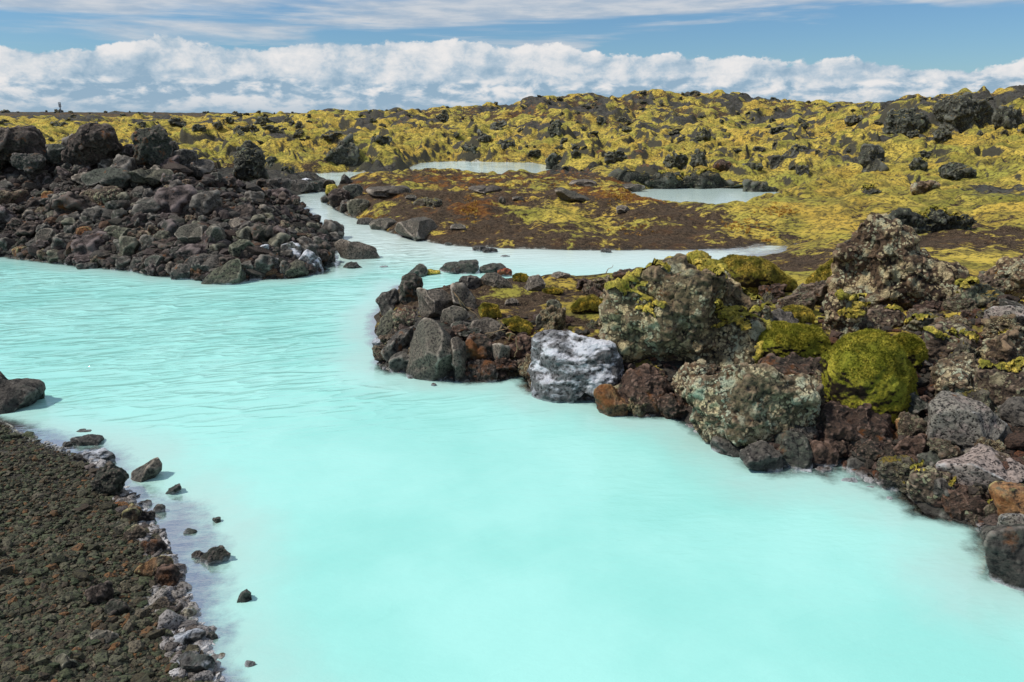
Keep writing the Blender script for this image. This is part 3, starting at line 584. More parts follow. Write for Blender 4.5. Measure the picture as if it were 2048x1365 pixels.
# ------------------------------------------------------------------ boulders placed one by one
def shape(out_px, Yc, depth, n, seed, kind, planes, lump, fine, ridged, pad=.0):
    """a closed boulder whose side view follows out_px at distance Yc, with its own depth"""
    O = np.array([at_y(u, v, Yc) for u, v in out_px]); c = ((O[:, 0].min()+O[:, 0].max())/2, (O[:, 2].min()+O[:, 2].max())/2)
    ox, oz = O[:, 0]-c[0], O[:, 2]-c[1]
    tt = np.radians(np.arange(0, 360, 3)); R = np.zeros(120)
    for i, a in enumerate(tt):                                             # ray from the centre to the outline
        ca_, sa_ = math.cos(a), math.sin(a); best = 0
        for j in range(len(ox)):
            x1, z1, x2, z2 = ox[j-1], oz[j-1], ox[j], oz[j]; ex, ez = x2-x1, z2-z1
            d = ca_*ez-sa_*ex
            if abs(d) < 1e-9: continue
            t = (x1*ez-z1*ex)/d; q = (x1*sa_-z1*ca_)/d
            if t > best and -1e-6 <= q <= 1+1e-6: best = t
        R[i] = best
    R = np.where(R <= 0, np.median(R[R > 0]), R); R = (np.roll(R, 1)+2*R+np.roll(R, -1))/4; R = (np.roll(R, 1)+2*R+np.roll(R, -1))/4
    P, F = rock_unit(n, seed, planes, lump, *CRISP.get(kind, (26, .52)))
    a = np.arctan2(P[:, 2], P[:, 0]) % (2*math.pi); rad = np.hypot(P[:, 0], P[:, 2]); b = (a/(2*math.pi)*120).astype(int) % 120
    mx = np.zeros(120); np.maximum.at(mx, b, rad); mx = np.where(mx <= 0, 1, mx); mx = np.maximum(np.maximum(mx, np.roll(mx, 1)*.97), np.roll(mx, -1)*.97)
    pos = a/(2*math.pi)*120
    def at(arr): i0 = pos.astype(int) % 120; ff = pos-pos.astype(int); return arr[i0]*(1-ff)+arr[(i0+1) % 120]*ff
    k = rad/at(mx)*at(R)
    V = np.stack([k*np.cos(a), P[:, 1]*depth, k*np.sin(a)], 1)
    size = max(np.ptp(ox), np.ptp(oz))
    if fine:
        N = vnormals(V, F)
        q5 = V*(6.5/max(size, .25)**.5)+seed; q5 = q5+.35*np.stack([perlin3(q5*.8, 91), perlin3(q5*.8+9, 92), perlin3(q5*.8+19, 93)], 1)
        d = fbm3(V*(3.4/max(size, .2))+seed, 4, seed+3, .55)*fine*size*.55+fbm3(q5, 5, seed+5, .60, ridged)*fine*size**.5*.115
        V = V+N*d[:, None]
    return V, F, (c[0], Yc, c[1])
CRISP = dict(crag=(60, .38), scoria=(60, .45), rusty=(60, .42), brown=(60, .42), lichen=(50, .45), lichen2=(40, .5), lichmoss=(50, .42), grey=(60, .5), basalt=(50, .5), green=(55, .5), pink=(45, .55), vein=(50, .5), white=(50, .6), purple=(36, .5), moss=(8, .93), mossball=(8, .93), turf=(8, .93), orangeside=(50, .55))
PLN = dict(basalt=(20, .08, .06, False), purple=(20, .13, .11, False), scoria=(20, .2, .14, True), grey=(16, .04, .022, False), green=(17, .07, .035, False), lichen=(18, .24, .17, True), lichen2=(18, .18, .17, True),
           lichmoss=(18, .2, .12, True), white=(18, .12, .07, True), vein=(18, .1, .05, False), pink=(16, .07, .03, False), orange=(16, .1, .05, False), orangeside=(16, .1, .05, False), red=(12, .15, .06, False), pale=(14, .08, .03, False),
           rusty=(20, .18, .15, True), brown=(20, .14, .12, True), crag=(18, .36, .19, False), moss=(3, .10, .07, False), mossball=(3, .08, .07, False), turf=(3, .14, .06, False))
SEED = [100]; NR = [0]
def ell(u, v, w_, h_, seed):
    rg = random.Random(seed); n = 11; ph = rg.random()
    return [(u+w_/2*(abs(math.cos(a))**.8*math.copysign(1, math.cos(a)))*rg.uniform(.86, 1.04), v-h_/2*(abs(math.sin(a))**.8*math.copysign(1, math.sin(a)))*rg.uniform(.86, 1.04)) for a in [(i+ph)/n*2*math.pi for i in range(n)]]
def rock(kind, spec, label, name='boulder', cat='boulder', Y=None, depth=.95, group=None, sink=.12, cap=0, child=None, parent=None, base=None):
    SEED[0] += 1; sd = SEED[0]
    if len(spec) == 4 and not isinstance(spec[0], tuple): out = ell(*spec, sd)
    else: out = list(spec)
    us = [p[0] for p in out]; vs = [p[1] for p in out]; wpx = max(us)-min(us); hpx = max(vs)-min(vs); um = (min(us)+max(us))/2; vb = max(vs)
    if Y is not None and Y < 12.5:                                         # near bank: stand on the slope, never inside it
        Yb = hit(um, vb-hpx*.10)[0]; Y = min(Y, Yb+(wpx*.6+hpx*.4)/FPX*Yb*depth*.5*.42)
    if Y is None:
        Yb = hit(um, base or (vb-hpx*.10))[0]
        dpt = (wpx*.6+hpx*.4)/FPX*Yb*depth*.5; Y = Yb+dpt*.38
    dpt = (wpx*.6+hpx*.4)/FPX*Y*depth*.5
    low = [(u, v+(hpx*sink if v > vb-hpx*.35 else 0)) for u, v in out]
    big = max(wpx, hpx); n = 7 if big > 150 else 6 if big > 62 else 5 if big > 24 else 4
    pl, lu, fi, ri = PLN[kind]
    V, F, c = shape(low, Y, dpt, n, sd, kind, pl, lu, fi, ri)
    me = mesh_np(name, V, F, smooth=True)
    o = link(name, me, M[kind], loc=c, label=label, category=cat, group=group); NR[0] += 1
    if cap:                                                                # a thick cushion of moss grown on the top faces
        N = vnormals(V, F); nn = fbm3(V*2.5+sd, 3, sd); sel = N[:, 2]*.9+nn*1.1 > (1.15-cap)
        fs = F[sel[F].all(1)]
        lab = np.arange(len(V))
        for _ in range(400):                                               # connected pieces
            mn = lab[fs].min(1); l2 = lab.copy(); np.minimum.at(l2, fs.ravel(), np.repeat(mn, 3)); l2 = l2[l2]
            if (l2 == lab).all(): break
            lab = l2
        fl = lab[fs[:, 0]] if len(fs) else np.array([])
        for L in np.unique(fl):
            fk = fs[fl == L]
            if len(fk) < len(F)*.004: continue
            used, inv = np.unique(fk.ravel(), return_inverse=True); inv = inv.reshape(-1, 3)
            inner = np.clip((N[used, 2]*.9+nn[used]*1.1-(1.15-cap))*4, 0, 1)
            th = (.010+.05*inner*(Y/9)**.3)*(1+.8*fbm3(V[used]*11+sd, 3, sd+1))
            tp_ = V[used]+N[used]*(th+fbm3(V[used]*40, 2, sd+2)*.012)[:, None]
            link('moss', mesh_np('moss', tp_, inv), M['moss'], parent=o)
    if kind in ('moss', 'mossball', 'turf') and Y < 13:
        N = vnormals(V, F); r_ = np.random.RandomState(sd); fn = N[F].mean(1)[:, 2]; A3 = np.linalg.norm(np.cross(V[F[:, 1]]-V[F[:, 0]], V[F[:, 2]]-V[F[:, 0]]), axis=1)
        cn = V[F].mean(1); pr = A3*np.clip((fn-.12+.8*fbm3(cn*4+sd, 3, sd))*2.2+.3, 0, 1); pr /= pr.sum(); m = int(min(26000, 9000+90*big)); fi_ = r_.choice(len(F), m, p=pr)
        w3 = r_.dirichlet((1, 1, 1), m); B = (V[F[fi_]]*w3[:, :, None]).sum(1); nn = (N[F[fi_]]*w3[:, :, None]).sum(1)
        T = r_.normal(size=(m, 3)); T /= np.linalg.norm(T, axis=1, keepdims=True); L = r_.uniform(.005, .013 if big < 70 else .018, m)[:, None]; D = nn*.8+T*.7
        S_ = np.cross(D, r_.normal(size=(m, 3))); S_ /= np.linalg.norm(S_, axis=1, keepdims=True)+1e-6
        VV_ = np.stack([B-S_*L*.35, B+S_*L*.35, B+D*L], 1).reshape(-1, 3)
        link('moss_leaves', mesh_np('moss_leaves', VV_, np.arange(3*m).reshape(-1, 3), False), M[kind+'leaf'], parent=o)
    return o
# ---- heap on the left
rock('scoria', [(-30,262),(0,265),(25,260),(35,252),(58,256),(74,270),(84,292),(92,306),(40,322),(-30,318)], 'dark cracked boulder on the heap top at the far left edge', Y=20.6)
rock('scoria', [(130,304),(141,272),(158,259),(187,250),(218,248),(233,266),(246,285),(254,300),(222,318),(171,322),(138,316)], 'broad craggy dark boulder on the heap top, left of the round-headed one', Y=20.4)
rock('scoria', [(276,283),(278,263),(295,252),(316,250),(336,262),(345,281),(354,299),(348,322),(308,326),(282,316)], 'tall round-headed dark boulder standing highest on the heap', Y=20.0)
rock('basalt', (112,305,46,36), 'dark boulder between the two leftmost boulders on the heap top', Y=20.6)
rock('purple', (262,302,38,28), 'small dark boulder in the dip between the two largest top boulders', Y=20.5)
rock('basalt', (372,318,52,42), 'grey-black boulder just right of the round-headed boulder', Y=20.0)
rock('basalt', (400,338,60,40), 'dark boulder on the right shoulder of the heap top', Y=20.0)
rock('purple', (60,322,80,36), 'purplish boulder under the far left top boulder', Y=20.0)
rock('orange', (97,397,30,30), 'bright orange stone in the middle of the dark heap')
rock('pale', (132,394,27,20), 'pale beige stone beside the bright orange stone')
rock('brown', (205,400,92,54), 'large reddish-brown boulder in the middle of the heap')
rock('basalt', (192,432,62,40), 'blue-grey block below the large reddish-brown boulder')
rock('orange', (170,464,38,24), 'orange-topped stone low on the heap')
rock('green', (103,433,42,22), 'olive-tinted stone left of the blue-grey block')
rock('brown', (238,328,30,24), 'ochre-brown stone under the dip of the heap top')
rock('brown', (338,380,30,20), 'ochre stone at the middle right of the heap')
rock('orangeside', (530,385,22,20), 'ochre stone on the right slope of the heap near the spit')
rock('pale', (460,391,20,10), 'small pale flat stone high on the right slope of the heap')
rock('scoria', [(410,452),(420,430),(445,415),(480,410),(505,420),(522,438),(528,452),(500,462),(470,462),(440,458)], 'dark overhanging lava block in the middle right of the heap', Y=17.3)
rock('purple', [(255,440),(275,405),(330,395),(395,400),(410,430),(380,455),(310,462)], 'wide dark lava block in the centre of the heap', Y=17.6)
rock('basalt', [(160,352),(200,338),(262,336),(280,352),(262,372),(190,372)], 'wide rugged block on the upper left of the heap', Y=19)
rock('green', (300,355,90,34), 'greenish-grey block under the round-headed boulder', Y=19)
rock('pale', (45,474,30,16), 'pale grey-green stone low at the left of the heap')
rock('orangeside', (42,503,34,22), 'rust-tinted stone at the waterline on the far left')
rock('grey', (93,474,42,36), 'pale grey block low on the left of the heap')
rock('grey', (131,478,34,28), 'small blue-grey block right of the pale grey block')
rock('green', (246,472,42,34), 'rounded grey-green block low on the heap')
rock('brown', (290,475,40,30), 'brownish block between the two grey-green blocks low on the heap')
rock('green', (326,478,44,36), 'grey-green block above the shore boulders of the heap')
rock('basalt', (176,532,40,15), 'flat dark rock lying at the waterline under the heap')
rock('basalt', (134,520,32,18), 'small dark rock left of the flat waterline rock')
rock('basalt', (230,538,22,8), 'thin dark rock just off the heap in the water', cat='rock', name='rock')
rock('green', (245,520,34,26), 'pale greenish stone on the heap shoreline')
rock('basalt', (278,528,40,34), 'dark block on the heap shoreline left of the tilted slabs')
rock('basalt', (315,528,50,40), 'large dark shore block of the heap')
rock('purple', (350,512,46,34), 'purplish block behind the shore blocks of the heap')
rock('basalt', (365,545,44,36), 'dark block at the water left of the big greenish wedge')
rock('basalt', (412,528,84,42), 'broad dark block above the big greenish wedge')
rock('rusty', (398,547,42,30), 'rusty dark rock wedged left of the big greenish wedge')
rock('grey', [(353,470),(362,452),(385,448),(408,452),(416,470),(410,490),(390,500),(368,492)], 'angular grey block with flat top in the lower heap')
rock('grey', [(411,478),(414,455),(428,448),(445,452),(452,475),(448,492),(425,500)], 'upright grey block next to the angular flat-topped block')
rock('grey', [(448,458),(458,440),(475,436),(494,446),(500,460),(480,468)], 'grey block tilted below the overhanging block')
rock('green', [(448,478),(462,458),(490,466),(508,478),(500,490),(470,490)], 'long greenish slab slanting right in the lower heap')
rock('green', [(461,500),(465,487),(480,479),(500,478),(512,490),(510,512),(495,520),(468,512)], 'rounded grey block with pale edge above the shore')
rock('basalt', (434,506,54,24), 'flat dark slab above the big greenish wedge, right of centre')
rock('green', [(406,562),(420,550),(440,533),(457,523),(478,516),(486,530),(491,552),(488,566),(455,571),(430,564)], 'big greenish wedge-shaped boulder at the tip of the heap shore')
rock('basalt', (495,540,36,34), 'dark block right behind the big greenish wedge')
rock('basalt', (512,554,28,18), 'small dark rock at the waterline right of the wedge')
rock('vein', (545,534,50,38), 'dark block with white veins between two pyramid rocks')
rock('white', [(508,508),(514,496),(526,490),(538,488),(540,500),(530,512),(515,520)], 'bright white crusted stone left of the white-faced boulder')
rock('vein', [(560,510),(566,488),(585,482),(602,490),(608,512),(590,526),(568,524)], 'dark upright boulder streaked with white')
rock('green', [(553,552),(575,530),(590,522),(605,528),(617,546),(610,557),(580,559)], 'greenish pyramid-shaped boulder at the waterline')
rock('white', [(600,520),(613,498),(625,503),(638,525),(646,543),(625,549),(605,541)], 'white-faced pointed boulder at the right tip of the heap')
rock('scoria', (630,512,60,26), 'dark lumpy rock behind the white-faced boulder')
rock('grey', [(669,488),(683,477),(715,484),(750,495),(761,508),(752,521),(691,523),(680,511)], 'long dark angular boulder alone in the channel mouth', depth=.7)
rock('basalt', (661,519,20,10), 'tiny dark rock beside the long angular channel boulder', cat='rock', name='rock')
rock('basalt', [(684,534),(695,526),(703,522),(715,528),(728,534),(705,538)], 'small triangular rock before the long angular channel boulder', cat='rock', name='rock')
rock('basalt', (768,534,22,4), 'sliver of dark rock awash in the channel mouth', cat='rock', name='rock')
# ---- spit and islet
rock('crag', [(466,322),(478,298),(487,284),(500,282),(514,292),(525,310),(531,346),(500,356),(472,350)], 'green-grey lichened crag behind the right shoulder of the heap', name='lava_crag', cat='lava crag', Y=25)
rock('basalt', (560,368,50,26), 'dark rock at the root of the narrow spit')
rock('basalt', (598,372,52,26), 'middle dark rock of the narrow spit')
rock('vein', (612,362,26,10), 'small white-capped stone on the narrow spit', cat='rock', name='rock')
rock('basalt', (628,372,38,22), 'dark rock just before the spit end')
rock('basalt', (651,370,38,24), 'square dark block at the end of the narrow spit')
rock('moss', (663,380,26,24), 'round yellow-green mossy stone at the left tip of the islet')
rock('basalt', (655,400,28,16), 'low dark rock under the round mossy stone of the islet')
rock('basalt', [(679,366),(684,352),(689,347),(697,354),(706,362),(700,370)], 'pointed dark rock on the far left corner of the islet')
rock('scoria', (680,396,46,38), 'dark lumpy rock on the islet shore near the mossy stone')
rock('basalt', (704,386,44,36), 'dark rock behind the islet tip')
rock('green', (717,412,46,34), 'rounded grey rock near the left tip of the islet')
rock('basalt', (695,412,36,24), 'dark rock at the waterline of the islet tip')
rock('grey', [(789,460),(797,443),(824,437),(863,441),(874,458),(880,478),(832,483),(809,473)], 'large pale grey cracked slab at the islet shore', depth=1.7)
rock('grey', (766,450,58,26), 'grey slab left of the large cracked slab on the islet shore')
rock('basalt', (735,444,44,18), 'low dark rock on the islet shore, left of the grey slabs')
rock('grey', (777,381,98,20), 'long smooth grey lava slab on the islet top left', depth=1.3)
rock('grey', (970,379,70,16), 'flat grey lava slab on the middle top of the islet', depth=1.3)
rock('grey', (822,397,26,14), 'small grey slab below the long smooth slab of the islet', depth=1.2)
rock('lichmoss', (855,407,60,20), 'mossy pale ridge stone on the left half of the islet', depth=1.2)
rock('grey', [(1108,380),(1122,374),(1150,384),(1178,396),(1184,405),(1160,408),(1120,398)], 'large tilted grey slab on the right part of the islet', depth=1.1)
rock('grey', (1165,366,60,14), 'flat grey slab at the back right of the islet', depth=1.2)
rock('scoria', (1004,402,16,18), 'small black lava knob in the middle of the islet')
rock('grey', (1036,398,26,12), 'small grey slab right of the black lava knob', depth=1.2)
rock('grey', (1246,420,28,18), 'small grey slab beside the orange patch of the islet', depth=1.2)
rock('grey', (917,455,34,14), 'low grey slab near the islet shore right of the cracked slab', depth=1.2)
rock('grey', (1262,375,60,16), 'grey slab at the left end of the small pool')
rock('basalt', (958,499,34,14), 'clustered dark rock in the inlet, left piece', cat='rock', name='rock')
rock('basalt', (980,502,34,12), 'clustered dark rock in the inlet, right piece', cat='rock', name='rock')
rock('basalt', (1010,513,22,5), 'thin dark rock awash in the inlet before the cluster', cat='rock', name='rock')
rock('basalt', (896,489,18,7), 'small dark rock at the left end of the islet shore in the inlet', cat='rock', name='rock')
rock('basalt', (1212,502,22,10), 'lone dark rock in the middle of the inlet', cat='rock', name='rock')
# ---- rim of the small pool and crags of the middle ground
rock('crag', [(1204,352),(1260,349),(1303,346),(1366,350),(1448,354),(1492,359),(1492,381),(1440,377),(1386,375),(1283,376),(1208,368)], 'long pale lichened ledge behind the small round pool', name='rock_ledge', cat='rock ledge', depth=.25, sink=.1, cap=.25)
rock('crag', [(1488,362),(1531,368),(1566,380),(1562,386),(1523,386),(1489,382)], 'short lichened ledge at the right end of the small pool', name='rock_ledge', cat='rock ledge', depth=.5)
rock('crag', [(1768,434),(1800,428),(1870,424),(1940,430),(1962,440),(1950,462),(1880,470),(1800,468)], 'dark mossy undercut ledge in the meadow behind the lichened spire', name='rock_ledge', cat='rock ledge', depth=.4, cap=.3)
for kd, sp, lb in [('lichen2', (1848,376,64,30), 'pale grey lichened rock in the moss above the undercut ledge'), ('crag', (1916,346,66,40), 'dark round crag with mossy cap at the right of the meadow'), ('crag', (1750,318,64,60), 'dark tall crag at the foot of the right hill'),
    ('crag', (1563,325,48,28), 'dark low crag in the middle of the moss meadow'), ('crag', (1352,321,46,30), 'dark squat crag above the left end of the small pool'), ('crag', [(1376,330),(1386,312),(1397,298),(1406,312),(1420,332),(1400,336)], 'dark pointed crag beside the squat one above the small pool'),
    ('crag', (1231,314,48,30), 'dark crag in the moss right of the far pond'), ('rusty', (1445,334,42,28), 'rusty brown crag behind the small pool'), ('crag', (1506,334,44,18), 'low dark crag behind the right end of the small pool'),
    ('crag', (1604,340,26,20), 'small dark crag right of the small pool'), ('crag', (1834,332,36,30), 'dark knobbly crag left of the mossy capped crag'), ('crag', (1743,383,34,18), 'small dark rock in the smooth yellow moss right of the pool'),
    ('crag', (1108,324,32,36), 'dark crag at the right shore of the far pond'), ('crag', (1930,232,110,88), 'big dark rugged crag high on the right hill'), ('crag', (1812,248,90,64), 'dark broken crag on the right hill slope, left of the big one'),
    ('crag', (2020,240,70,60), 'dark crag at the right edge of the hill'), ('crag', [(640,330),(665,300),(690,285),(700,263),(712,285),(722,300),(718,318),(690,328),(660,336)], 'pointed dark crag on the moss left of the far pond'),
    ('crag', (545,325,26,26), 'small dark crag at the shore right of the heap'), ('crag', (400,257,28,16), 'dark crag in the moss above the right shoulder of the heap'), ('crag', (485,260,40,16), 'low dark crag in the moss, upper left plain'),
    ('crag', (575,340,34,14), 'low dark rock on the far moss shore'), ('crag', (760,282,44,22), 'dark crag above the left end of the far pond'), ('crag', (1010,290,40,22), 'dark crag on the moss above the far pond'), ('crag', (940,300,36,22), 'dark crag straight above the far pond')]:
    rock(kd, sp, lb, name='lava_crag', cat='lava crag', depth=.9, sink=.2, cap=.18 if kd == 'crag' and len(sp) == 4 and sp[2] > 30 else 0)
# ---- peninsula tip
T = [('basalt', [(808,550),(838,529),(850,533),(856,546),(840,556)], 'leaning dark slab at the far left corner of the near point'), ('basalt', [(868,546),(888,528),(930,521),(955,520),(959,536),(940,547),(900,550)], 'low flat-topped dark rock along the back of the near point'),
 ('basalt', (985,538,60,20), 'dark rock right of the flat-topped back rock'), ('scoria', (822,577,48,66), 'tall dark lichened rock on the left shoulder of the near point'), ('red', (1010,546,32,20), 'dark red cinder rock on top of the near point'),
 ('grey', [(960,556),(972,546),(990,545),(1015,556),(1026,570),(1005,575),(972,570)], 'smooth rounded grey rock on top of the near point'), ('grey', [(1046,576),(1058,556),(1078,551),(1092,566),(1086,584),(1062,586)], 'second smooth grey rock, right of the rounded one on the point'),
 ('grey', (1023,606,32,18), 'flat grey stone sunk in the brown turf of the point'), ('green', (1108,612,32,24), 'greenish round stone sunk in the turf of the point'), ('green', (1088,642,38,38), 'tall greenish stone sunk in the turf right of the moss lip'), ('grey', (1122,552,40,14), 'flat grey stone at the back edge of the turf'),
 ('grey', [(833,600),(831,577),(850,578),(883,584),(908,602),(912,622),(892,642),(852,642),(836,622)], 'large tilted grey slab above the big faceted boulder'), ('grey', [(900,568),(925,566),(950,596),(956,620),(930,628),(910,606)], 'narrow grey slab leaning behind the large tilted slab'),
 ('basalt', (940,566,50,30), 'dark rock behind the narrow grey slab'), ('grey', [(878,640),(886,620),(905,613),(930,620),(940,632),(925,645),(895,652)], 'curved grey rock under the narrow leaning slab'), ('basalt', (922,652,42,18), 'small dark slab above the rusty split rock'),
 ('grey', [(935,662),(945,640),(985,638),(1010,650),(1012,672),(975,680)], 'grey ledge rock below the dry roots'), ('basalt', [(762,612),(752,600),(762,588),(790,578),(800,600),(792,626),(765,630)], 'dark rock at the outer left waterline of the near point'),
 ('green', [(752,664),(760,640),(778,622),(800,628),(798,658),(775,668)], 'greenish lichened rock at the left waterline'), ('brown', (808,640,46,54), 'brown-tinted block behind the left waterline rocks'), ('white', (757,685,28,18), 'small white-crusted rock at the left waterline of the near point'),
 ('basalt', [(764,694),(778,680),(800,664),(826,654),(824,690),(806,712),(776,710)], 'dark slab leaning against the big faceted boulder'), ('basalt', (766,710,34,24), 'small dark rock at the foot of the leaning slab'), ('basalt', (804,728,60,46), 'dark block in the water left of the big faceted boulder'),
 ('basalt', (770,732,24,8), 'sliver of dark rock awash left of the point'), ('rusty', (920,668,40,40), 'rusty brown broken rock behind the big faceted boulder'), ('grey', [(900,680),(915,676),(930,690),(937,715),(928,750),(912,762),(905,730)], 'upright grey slab against the right side of the faceted boulder'),
 ('grey', [(812,742),(818,692),(830,660),(846,641),(862,642),(890,662),(914,694),(924,724),(928,748),(912,766),(864,770),(826,762)], 'big faceted grey boulder standing in the water at the point', 1),
 ('scoria', (962,743,76,46), 'round dark mossy rock at the waterline right of the faceted boulder'), ('grey', [(975,712),(980,688),(1000,682),(1022,690),(1020,715),(1002,738),(985,730)], 'angular grey block under the ledge rock'), ('rusty', (955,700,60,60), 'dark rusty rock in the shade of the ledge'),
 ('brown', (1040,732,48,34), 'low brown rock left of the white-crusted boulder'), ('rusty', (1045,700,56,60), 'dark earthy rock under the moss lip'), ('basalt', (868,771,12,9), 'tiny pointed rock in the water before the point'), ('basalt', (822,757,16,8), 'tiny rock awash before the faceted boulder')]
for kd, sp, lb, *q in T: rock(kd, sp, lb, depth=1.15 if q else .95)
rock('white', [(1064,678),(1081,667),(1139,664),(1180,675),(1222,681),(1243,711),(1246,744),(1227,763),(1198,779),(1169,792),(1139,804),(1116,810),(1084,802),(1062,790),(1055,755),(1062,732),(1067,703)], 'large white and silver crusted boulder at the waterline', depth=.9)
rock('orangeside', [(1186,775),(1200,767),(1222,769),(1241,791),(1259,806),(1256,829),(1230,837),(1205,829),(1190,806)], 'round dark rock with an orange face right of the white boulder')
rock('basalt', (1228,700,36,50), 'greenish dark rock between the white and the big lichened boulder')
rock('lichen', [(1199,619),(1216,583),(1262,541),(1300,530),(1341,520),(1380,516),(1412,522),(1451,558),(1512,579),(1546,611),(1534,651),(1510,693),(1477,714),(1417,719),(1392,740),(1341,727),(1265,719),(1244,685),(1212,670)], 'biggest lichen-spotted boulder with mossy top behind the white boulder', depth=.8, Y=9.3, cap=.66)
rock('lichen', (1245,640,90,110), 'lichened shoulder rock leaning on the left of the biggest lichened boulder', Y=8.9)
rock('rusty', (1290,785,110,90), 'dark reddish rock under the biggest lichened boulder')
rock('rusty', (1345,815,80,60), 'dark rusty rock at the waterline left of the pale lichened boulder')
rock('brown', (1240,790,40,50), 'dark brown rock just behind the orange-faced rock')
rock('lichen2', (1395,772,96,84), 'lichened rock against the left side of the pale lichened boulder')
rock('basalt', (1455,895,66,40), 'black rock in the shade under the pale lichened boulder')
rock('lichen2', [(1377,803),(1392,774),(1426,744),(1477,721),(1540,723),(1604,748),(1631,780),(1623,829),(1589,863),(1544,886),(1477,901),(1434,888),(1394,850)], 'round pale-green lichened boulder nearest the turquoise water', Y=7.05, depth=.85)
rock('basalt', [(1482,917),(1496,897),(1530,888),(1560,903),(1563,930),(1540,948),(1508,940)], 'dark rock in the water under the pale lichened boulder')
rock('basalt', [(1552,905),(1565,878),(1590,870),(1620,880),(1630,905),(1612,936),(1575,942)], 'dark pitted rock right of the one under the lichened boulder')
rock('grey', (1609,872,64,36), 'small grey block above the dark pitted rock')
rock('brown', [(1626,780),(1640,768),(1652,790),(1653,830),(1640,862),(1626,850)], 'narrow upright rock with orange lichen between two big boulders', Y=7.1)
rock('mossball', [(1646,770),(1650,728),(1668,694),(1700,673),(1737,665),(1775,672),(1806,697),(1824,735),(1828,772),(1816,810),(1784,842),(1735,856),(1690,842),(1658,812)], 'big round boulder wrapped in bright green-yellow moss', Y=7.35, depth=.95)
rock('mossball', (1815,712,66,90), 'mossy bulge behind the right side of the round mossy boulder', Y=7.9)
rock('moss', (1593,637,76,52), 'small mossy dome above the broad mossy boulder', Y=8.9)
rock('mossball', (1583,690,160,84), 'broad moss-covered boulder left of the round mossy one', Y=8.3)
rock('rusty', (1590,745,140,60), 'dark hollow rock under the broad mossy boulder', Y=8.0)
rock('lichen', [(1670,602),(1674,513),(1695,488),(1722,484),(1727,445),(1752,433),(1782,448),(1816,456),(1839,496),(1877,522),(1919,556),(1900,577),(1841,596),(1773,612)], 'tall lichened rock spire rising above the right bank', Y=9.2, depth=.8, cap=.12)
rock('turf', [(1425,560),(1440,524),(1470,511),(1510,512),(1545,528),(1580,556),(1600,575),(1500,590)], 'moss-edged hummock at the end of the inlet', Y=11.4, name='moss_hummock', cat='hummock', depth=.9)
rock('grey', (1460,541,64,26), 'smooth grey stone set in the hummock by the inlet', Y=10.75)
rock('moss', [(1610,566),(1640,540),(1672,516),(1690,520),(1690,570),(1640,578)], 'yellow moss slope against the left foot of the spire', Y=9.9, name='moss_hummock', cat='hummock')
